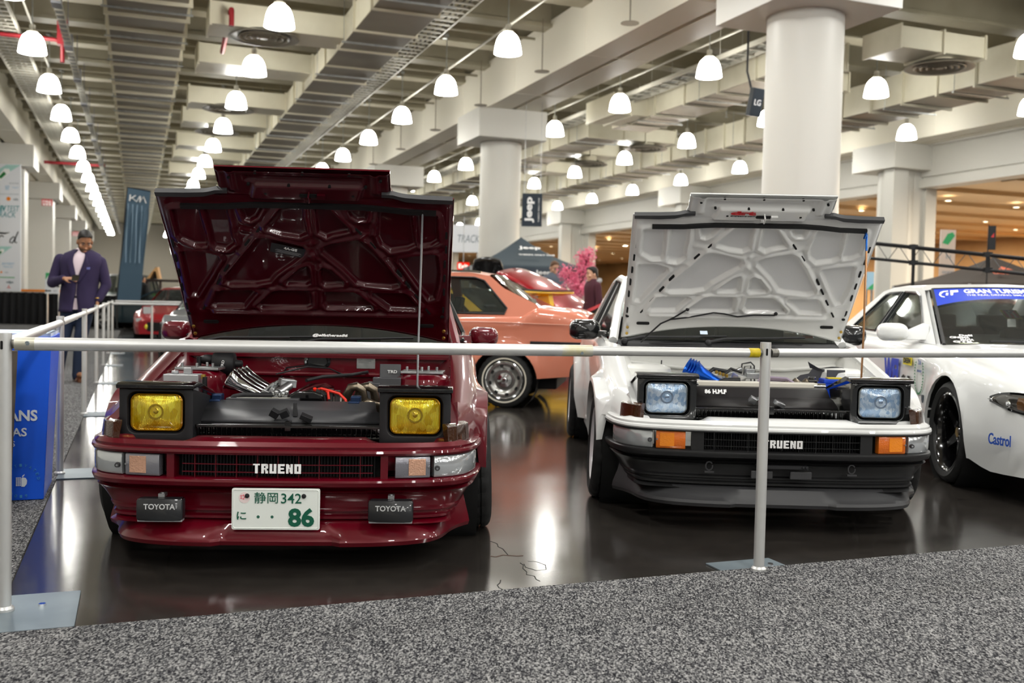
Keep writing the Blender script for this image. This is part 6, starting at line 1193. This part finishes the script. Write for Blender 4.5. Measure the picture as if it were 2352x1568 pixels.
ft(t, 'volta', .61, .98, .17, .09, GY, bold=.03); ft(t, 'EV', .19, .67, .22, .19, TE, bold=.05, shear=.2); ft(t, 'TEST', .53, .67, .41, .19, TE, shear=.2); ft(t, 'TRACK', .28, .47, .68, .18, TE, shear=.2)
b = MB(face_m((0, -.017, -.34)))
b.tube([(-.3, 0, 0), (-.2, .1, 0), (-.1, .04, 0), (-.18, -.10, 0), (-.28, -.08, 0), (-.3, 0, 0)], .018, 6, flat=.3); b.tube([(-.05, .10, 0), (.0, .12, 0), (-.02, -.12, 0), (.04, .04, 0), (.14, .12, 0), (.22, .08, 0)], .02, 6, flat=.3); b.tube([(.60, .02, 0), (.54, .09, 0), (.44, .0, 0), (.42, -.10, 0), (.50, -.12, 0), (.58, .0, 0), (.70, .26, 0), (.60, .02, 0), (.58, -.10, 0), (.66, -.10, 0)], .02, 6, flat=.3); b.tube([(-.1, .19, 0), (.12, .20, 0), (.25, .19, 0), (.42, .225, 0)], [.01, .03, .028, .006], 6, flat=.3); b.build('script_lettering', BK, t)
ft(t, 'EVTEST', .37, -1.15, .42, .07, PB, bold=.02, shear=.2); ft(t, 'TRACK', .36, -1.25, .34, .065, PB, shear=.2)
b = MB(face_m((.14, -.016, -1.43))); b.prism([(.035*math.cos(v), .033*math.sin(v)) for v in np.linspace(0, 6, 12)], 0, .003); b.build('shell_emblem', OR, t); ft(t, 'volta', .31, -1.43, .12, .05, GY)
b = MB(face_m((.25, -.016, -1.60))); b.box(-.33, .33, -.014, .014, 0, .003); b.build('green_rule', GN, t, sharp=0)
b = MB(face_m((.43, -.016, -1.76))); b.prism([(-.11, -.025), (-.03, -.025), (-.03, -.045), (.04, -.045), (.04, -.025), (.12, -.025), (.10, .025), (.02, .025), (.02, .045), (-.05, .045), (-.05, .025), (-.13, .025)], 0, .003); b.build('bow_tie_emblem', GY, t); b = MB(face_m((.39, -.016, -1.92)))
for a_ in (90, 210, 330): b.prism([(0, 0), (.04*math.cos(R(a_-30)), .04*math.sin(R(a_-30))), (.07*math.cos(R(a_)), .07*math.sin(R(a_))), (.04*math.cos(R(a_+30)), .04*math.sin(R(a_+30)))], 0, .003)
b.build('diamond_emblem', RDb, t, sharp=0)
c = px(120, 650, 31); t = flat('poster_board', 'small white direction poster with black arrows on the drape fence', 'poster', c, .44, .66, MW, stand=True)
b = MB(face_m((0, -.017, 0))); b.prism([(-.2, .1), (-.05, .32), (-.2, .32)], 0, .003); b.build('artwork', GN, t, sharp=0); ft(t, 'EXIT', -.06, -.1, .16, .06, GY); ft(t, 'NEW', .1, -.24, .12, .05, GY)
b = MB(face_m((0, -.017, 0)))
for x_, z_, s in ((.12, -.1, 1), (-.1, -.24, -1)): b.prism([(x_-.07, z_-.02), (x_+.07*s if s > 0 else x_+.07, z_-.02), (x_+.07, z_+.02), (x_-.07, z_+.02)], 0, .003); b.prism([(x_+s*.07, z_-.045), (x_+s*.13, z_), (x_+s*.07, z_+.045)], 0, .003)
b.build('arrow', BK, t, sharp=0)
b = MB(); b.box(-16.9, -14.7, 33.4, 33.45, 1.02, 1.12); tag(b.build('orange_strip', OR), 'orange strip running along behind the drape fence at left', 'strip')
for x_, y_, z_, d in ((108, 465, 0, 43.0), (174, 537, 0, 62.0)):
    c = px(x_, y_, d); t = thing('fire_sign', 'small red sign on the %s white column at left' % ('nearer' if d < 50 else 'farther'), 'sign', c, HALL); b = MB(); b.box(-.21, .21, -.02, .02, -.14, .14); b.build('panel', mat('sign_red', 'c8323a', .5), t); text('FIRE' if d < 50 else 'EXIT', face_m((0, -.022, .03)), .34, .12, M_ltr, t, bold=.02); b = MB()
    for k in (-1, 0, 1): b.box(k*.12-.045, k*.12+.045, -.026, -.02, -.12, -.05)
    b.build('print', M_ltr, t)
# blue feather banner
def bf(x_, y_): return px(x_, y_, 28.5)
t = thing('feather_banner', 'tall leaning slate blue fabric banner with white letters, left of the red bonnet', 'banner'); KB = mat('slate_blue_fabric', '41596c', .7); KD = mat('slate_dark_fabric', '2c4152', .7)
TL, TRr, BL, BR = bf(294, 430), bf(346, 439), bf(269, 690), bf(322, 690)
def kp(u, v, o=0): p = BL.lerp(BR, u).lerp(TL.lerp(TRr, u), v); return p+Vector((0, -o+.035*math.sin((u*3.2+(1-v)*.55)*6.28)*smooth((.86-v)/.1)*smooth((v-.3)/.1), 0))
m = MB(); m.grid(lambda u, v: kp(u, v), 60, 40); m.build('cloth', KB, t, sharp=0, solid=.01)
for i in range(4): m = MB(); m.loft([[kp(.10+.20*i+.25*(1-v)-.06+e, v, .02) for e in (0, .035)] for v in np.linspace(.34, .86, 12) if .10+.20*i+.25*(1-v)-.02 < .97]); m.build('fold_light', mat('pale_fold_light', '8fa9bf', .6), t, sharp=0)  # pale strips stand for light on the cloth's diagonal folds
m = MB(); m.tube([kp(-.02, v) for v in np.linspace(0, 1.0, 6)]+[kp(1, 1.0)], .02, 6); m.cyl(Vector((kp(0, 0).x, kp(0, 0).y, 0)), kp(-.02, 0), .03, n=8); m.cbox((kp(0, 0).x, kp(0, 0).y, .02), (.6, .6, .04)); m.build('pole', M_mblack, t)
def kw(pl): return [tuple(kp(.14+.72*x_, .885+.055*y_, .015)) for x_, y_ in pl]
m = MB()
for s_ in ([(.0, 0), (.0, 1)], [(.0, .3), (.34, 1)], [(.12, .55), (.42, .0), (.6, 1.0)], [(.62, 1), (.62, 0)], [(.62, .1), (.82, 1), (1.0, 0)]): m.tube(kw(s_), .028, 6, flat=.5)
m.build('emblem', M_ltr, t)
# hanging and tented brand stands
c = px(1222, 482, 25); t = thing('hanging_banner', 'dark blue vertical banner hanging right of the far round column', 'banner', c, R(-6)); JB = mat('banner_navy', '222e3a', .6)
b = MB(); b.box(-.25, .25, -.02, .02, -.41, .41); b.build('panel', JB, t); text('Jeep', face_m((-.06, -.022, .0), (0, 0, 1), (-1, 0, 0)), .64, .24, M_ltr, t, bold=.035); text("THERE'S ONLY ONE", face_m((.17, -.022, 0), (0, 0, 1), (-1, 0, 0)), .6, .035, M_ltr, t)
b = MB(); b.cyl((-.2, 0, .4), (-.2, 0, 3.3), .006, n=6); b.cyl((.2, 0, .4), (.2, 0, 3.3), .006, n=6); b.build('hanger', M_alu, t)
def tent(label, apex, base, half, cloth, val, texts):
    t = thing('canopy_tent', label, 'tent', (apex.x, apex.y, 0), R(8)); za, zb = apex.z, base; m = MB()
    q = [(-half, -half, zb), (half, -half, zb), (half, half, zb), (-half, half, zb)]
    for i in range(4):
        a_, b_ = Vector(q[i]), Vector(q[(i+1) % 4]); m.grid(lambda u, v: (lambda e: Vector((0, 0, za)).lerp(e, v)+Vector((0, 0, -.25*math.sin(math.pi*v)*(za-zb)*.5)))(a_.lerp(b_, u)), 8, 10)
    m.build('canopy', cloth, t, sharp=30, solid=.01)
    m = MB()
    for i in range(4): a_, b_ = Vector(q[i]), Vector(q[(i+1) % 4]); m.loft([[a_, b_], [a_-Vector((0, 0, .28)), b_-Vector((0, 0, .28))]])
    m.build('valance', val, t, solid=.01)
    for x_, y_, _ in q: m = MB(); m.cyl((x_, y_, 0), (x_, y_, zb), .03, n=8); m.build('leg', M_alu, t)
    for s_, x_, k, w, h, mt in texts:             # lettering on the slope facing the camera
        y0 = -half*k; z0 = za+(zb-za)*k-.125*math.sin(math.pi*k)*(za-zb)+.03
        if k <= 1: text(s_, face_m((x_, y0-.06, z0+.10), (1, 0, 0), (0, half, za-zb)), w, h, mt, t, bold=.03)
        else: text(s_, face_m((x_, -half-.012, zb-.14)), w, h, mt, t, bold=.03)
    return t
ap = px(1197, 545, 25.4); tent('dark slate brand tent with white lettering behind the red bonnet', ap, 1.9, 1.4, mat('tent_slate', '3b4750', .7), JB, [('Jeep', .12, .42, .55, .2, M_ltr), ("THERE'S ONLY ONE", .25, .66, .9, .06, M_ltr), ('Jeep', .35, 1.2, .4, .14, M_ltr)])
ap = px(2282, 590, 22.0); tent('dark brown brand tent with orange emblems behind the white sedan', ap, 1.62, 1.5, mat('tent_brown', '3a2f28', .7), mat('tent_brown', '3a2f28', .7), [('DODGE', -.45, .72, .6, .10, mat('tent_orange', 'e8602c', .5)), ('DODGE', .45, .72, .6, .10, mat('tent_orange', 'e8602c', .5)), ('▲', -.3, .5, .34, .18, mat('tent_orange', 'e8602c', .5)), ('▲', .3, .5, .34, .18, mat('tent_orange', 'e8602c', .5))])
c = px(1064, 611, 26); t = thing('lit_sign', 'small red lit sign glowing left of the black bonnet', 'sign', c); b = MB(); b.box(-.16, .16, -.03, .03, -.10, .10); b.build('housing', emat('red_sign', 'e02818', .7), t); text('Exit', face_m((0, -.032, 0)), .24, .12, emat('sign_letters', 'ffe0d0', 1.2), t, bold=.02)
b = MB(); b.cyl((0, .05, .1), (0, .05, 1.3), .01, n=6); b.cyl((0, .05, -.1), (0, .05, -c.z), .02, n=8); b.build('stem', M_alu, t)
c = px(1068, 548, 31); t = flat('event_arch', 'white event banner with pale lettering between red bonnet and round column', 'banner', c, 1.0, .85, MW, d=.1); text('TRACK', face_m((.12, -.055, .0)), .68, .24, GY, t, shear=.2)
c = px(1735, 235, 17.5); t = thing('wall_monitor', 'dark monitor mounted at the left side of the near round column', 'monitor', c, R(35)); b = MB(rotm(x=R(12))); b.box(-.14, .14, -.05, .05, -.24, .24); b.build('screen', mat('monitor_dark', '2a3138', .3), t, bevel=.01); text('LG', rotm(x=R(12)) @ face_m((0, -.052, 0)), .16, .1, M_ltr, t); b = MB(); b.tube([(0, .05, .1), (.1, .3, .6), (.1, .3, 2.6)], .02, 8); b.build('mount_arm', M_mblack, t)
# black truss across the right background
t = thing('lighting_truss', 'black lattice truss spanning across behind the white sedan', 'truss'); M_tr = mat('truss_black', '1a1b1d', .4, .3); a0, a1 = px(1990, 556, 15), px(2420, 600, 13.6); b0, b1 = px(1990, 592, 15), px(2420, 636, 13.6)
m = MB(); m.tube([a0, a1], .024, 10); m.tube([b0, b1], .024, 10); m.tube([a0+Vector((.1, .25, 0)), a1+Vector((.1, .25, 0))], .02, 8); m.build('chords', M_tr, t)
m = MB(); n = 16
for i in range(n): f0, f1 = i/n, (i+1)/n; q0, q1 = (a0.lerp(a1, f0), b0.lerp(b1, f1)) if i % 2 else (b0.lerp(b1, f0), a0.lerp(a1, f1)); m.tube([q0, q1], .006, 6)
m.build('lattice', mat('truss_grey', '55585a', .4, .5), t)
for f in (.27, .67, 1.0):
    m = MB(); q0, q1 = a0.lerp(a1, f), b0.lerp(b1, f); m.tube([q0+Vector((0, 0, .04)), q1-Vector((0, 0, .04))], .03, 8)
    for q in (q0, q1): m.cbox(q, (.11, .07, .07))
    if f == 1.0 or f == .27: m.tube([q1, Vector((q1.x, q1.y, 0))], .025, 8)
    m.build('joint', M_tr, t)
c = px(2176, 585, 24); t = flat('event_banner', 'white banner with green car picture standing behind the truss on the right', 'banner', c, .36, 1.2, mat('banner_pinkish', 'e2cdbd', .6)); b = MB(face_m((0, -.017, .4))); b.prism([(-.14, -.12), (.0, -.16), (.16, .06), (.1, .14), (-.02, .1)], 0, .004); b.build('car_artwork', GN, t); ft(t, 'GODI', .0, -.42, .24, .06, GY, bold=.03); ft(t, 'R 4', .02, -.05, .12, .1, GY)
c = px(2279, 546, 20); t = thing('feather_banner', 'tall thin black flag with red mark above the brown tent', 'banner', (c.x, c.y, 0)); b = MB(); b.box(-.07, .07, -.008, .008, c.z-.24, c.z+.24); b.build('cloth', M_mblack, t); b = MB(); b.prism([(-.03, -.04), (.03, -.04), (.03, .05)], .009, .012, face_m((0, 0, c.z+.05))); b.build('mark', RDb, t); b = MB(); b.cyl((-.08, 0, 0), (-.08, 0, c.z+.26), .012, n=6); b.build('pole', M_mblack, t)
c = px(1999, 645, 20); t = flat('poster_board', 'pale blue poster with green grass picture beside the white column on the right', 'poster', c, .14, .36, mat('poster_sky', 'a9cfe4', .6), d=.02); b = MB(face_m((0, -.012, -.1))); b.prism([(-.06, -.07), (.06, -.07), (.06, .05), (.0, -.0)], 0, .003); b.build('artwork', GN, t)
# pink blossom tree
c = px(1325, 670, 20); t = thing('blossom_tree', 'pink cherry blossom tree between the red bonnet and the man in maroon', 'tree', (c.x, c.y, 0)); m = MB(); rnd = random.Random(3); tips = []
m.tube([(0, 0, 0), (.02, 0, .7), (-.03, .02, 1.2)], [.06, .05, .04], 8)
for x_, z_ in ((.22, 2.02), (.10, 1.95), (-.26, 1.68), (.0, 1.6), (.22, 1.75), (-.1, 1.45), (.05, 1.3)): e = Vector((x_, rnd.uniform(-.2, .2), z_)); mid = Vector((x_*.4, 0, 1.2+(z_-1.2)*.5)); m.tube([(-.03, .02, 1.1), mid, e], [.03, .02, .008], 6); tips += [mid.lerp(e, f) for f in (.3, .55, .75, .9, 1, 1.05)]
m.build('trunk', mat('bark', '35241d', .8), t); b = MB(); b.lathe([(.001, 0), (.18, 0), (.22, .25), (.2, .25)], 20); b.build('planter', M_mblack, t)
b = MB()
for p in tips:
    for k in range(60):
        q = p+Vector((rnd.gauss(0, .075), rnd.gauss(0, .07), rnd.gauss(0, .07))); b.T = TR(q) @ rotm(rnd.random()*6, rnd.random()*6, rnd.random()*6)
        b.add([(0, 0, .006)]+[((.026 if j % 2 else .012)*math.cos(j*math.pi/5), (.026 if j % 2 else .012)*math.sin(j*math.pi/5), 0) for j in range(10)], [(0, 1+j, 1+(j+1) % 10) for j in range(10)])
b.build('blossoms', mat('blossom_pink', 'ee6f96', .7, noise=(8, 'f9a3ba')), t, sharp=0)
# wooden hut front and leafy plant far left
c = px(362, 640, 33); t = thing('wooden_display', 'angular wooden display frame with dark opening, far behind on the left', 'display', (c.x, c.y, 0)); b = MB(face_m((0, 0, c.z)))
b.prism([(-.30, .0), (.0, .38), (.06, .38), (.14, .0), (.06, .0), (.0, .24), (-.06, .24), (-.2, .0)], 0, .2); b.build('wood_frame', mat('pale_wood', 'c79a68', .6), t); b = MB(face_m((0, .05, c.z))); b.prism([(-.2, 0), (-.06, .24), (0, .24), (.06, 0)], 0, .05); b.build('opening', mat('hut_dark', '3a3430', .8), t); b = MB(); b.box(-.4, 1.0, -.1, .1, c.z-.1, c.z-.02); 
for x_ in (-.35, .1, .9): b.box(x_-.03, x_+.03, -.05, .05, 0, c.z-.1)
b.build('beam_frame', mat('dark_wood', '33231e', .6), t)
c = px(350, 655, 31.5); t = thing('leafy_plant', 'bright green leafy potted plant in front of the wooden display', 'plant', (c.x, c.y, 0)); b = MB(); rnd = random.Random(5)
for k in range(26):
    a_ = rnd.random()*6.28; l = rnd.uniform(.3, .5); e = rnd.uniform(.1, 1.1); d = Vector((math.cos(a_)*math.cos(e), math.sin(a_)*math.cos(e), math.sin(e))); x_ = d.cross(Vector((0, 0, 1))).normalized()
    b.loft([[Vector((0, 0, .85))+d*l*f+Vector((0, 0, -.15*f*f))+x_*s*w for s in (-1, 0, 1)] for f, w in ((.15, .01), (.5, .06), (.8, .045), (1, .003))])
b.build('leaves', mat('leaf_green', '4f9a1e', .5), t); b = MB(); b.lathe([(.001, 0), (.15, 0), (.2, .4), (.18, .4), (.16, .36), (.001, .36)], 16); b.cyl((0, 0, .3), (0, 0, .9), .02, n=8); b.build('pot', M_grey, t)

# cracks and a scrape in the concrete between the two show cars
def zp(q): return [pz(1100+x_/3.92, 1200+y_/3.92, .0006) for x_, y_ in q]
for q, r_, mt in (([(100,165),(140,178),(165,190),(172,215),(215,235),(225,248),(262,290)], .0018, mat('crack_dark', '1a1715', .8)), ([(370,360),(400,380),(395,410),(430,440),(428,465),(500,480),(515,510),(550,525)], .0018, mat('crack_dark', '1a1715', .8)), ([(195,515),(190,540),(165,560),(180,585),(235,610)], .0018, mat('crack_dark', '1a1715', .8)), ([(108,300),(150,308),(215,290),(290,296),(345,300),(395,296)], .006, mat('scrape_brown', '4d3a30', .8)), ([(440,345),(520,350),(600,380),(605,420),(520,430),(420,400),(405,370)], .0016, mat('crack_dark', '1a1715', .8))):
    m = MB(); m.tube(zp(q), r_, 6, flat=.15); struct(m.build('floor_crack', mt))
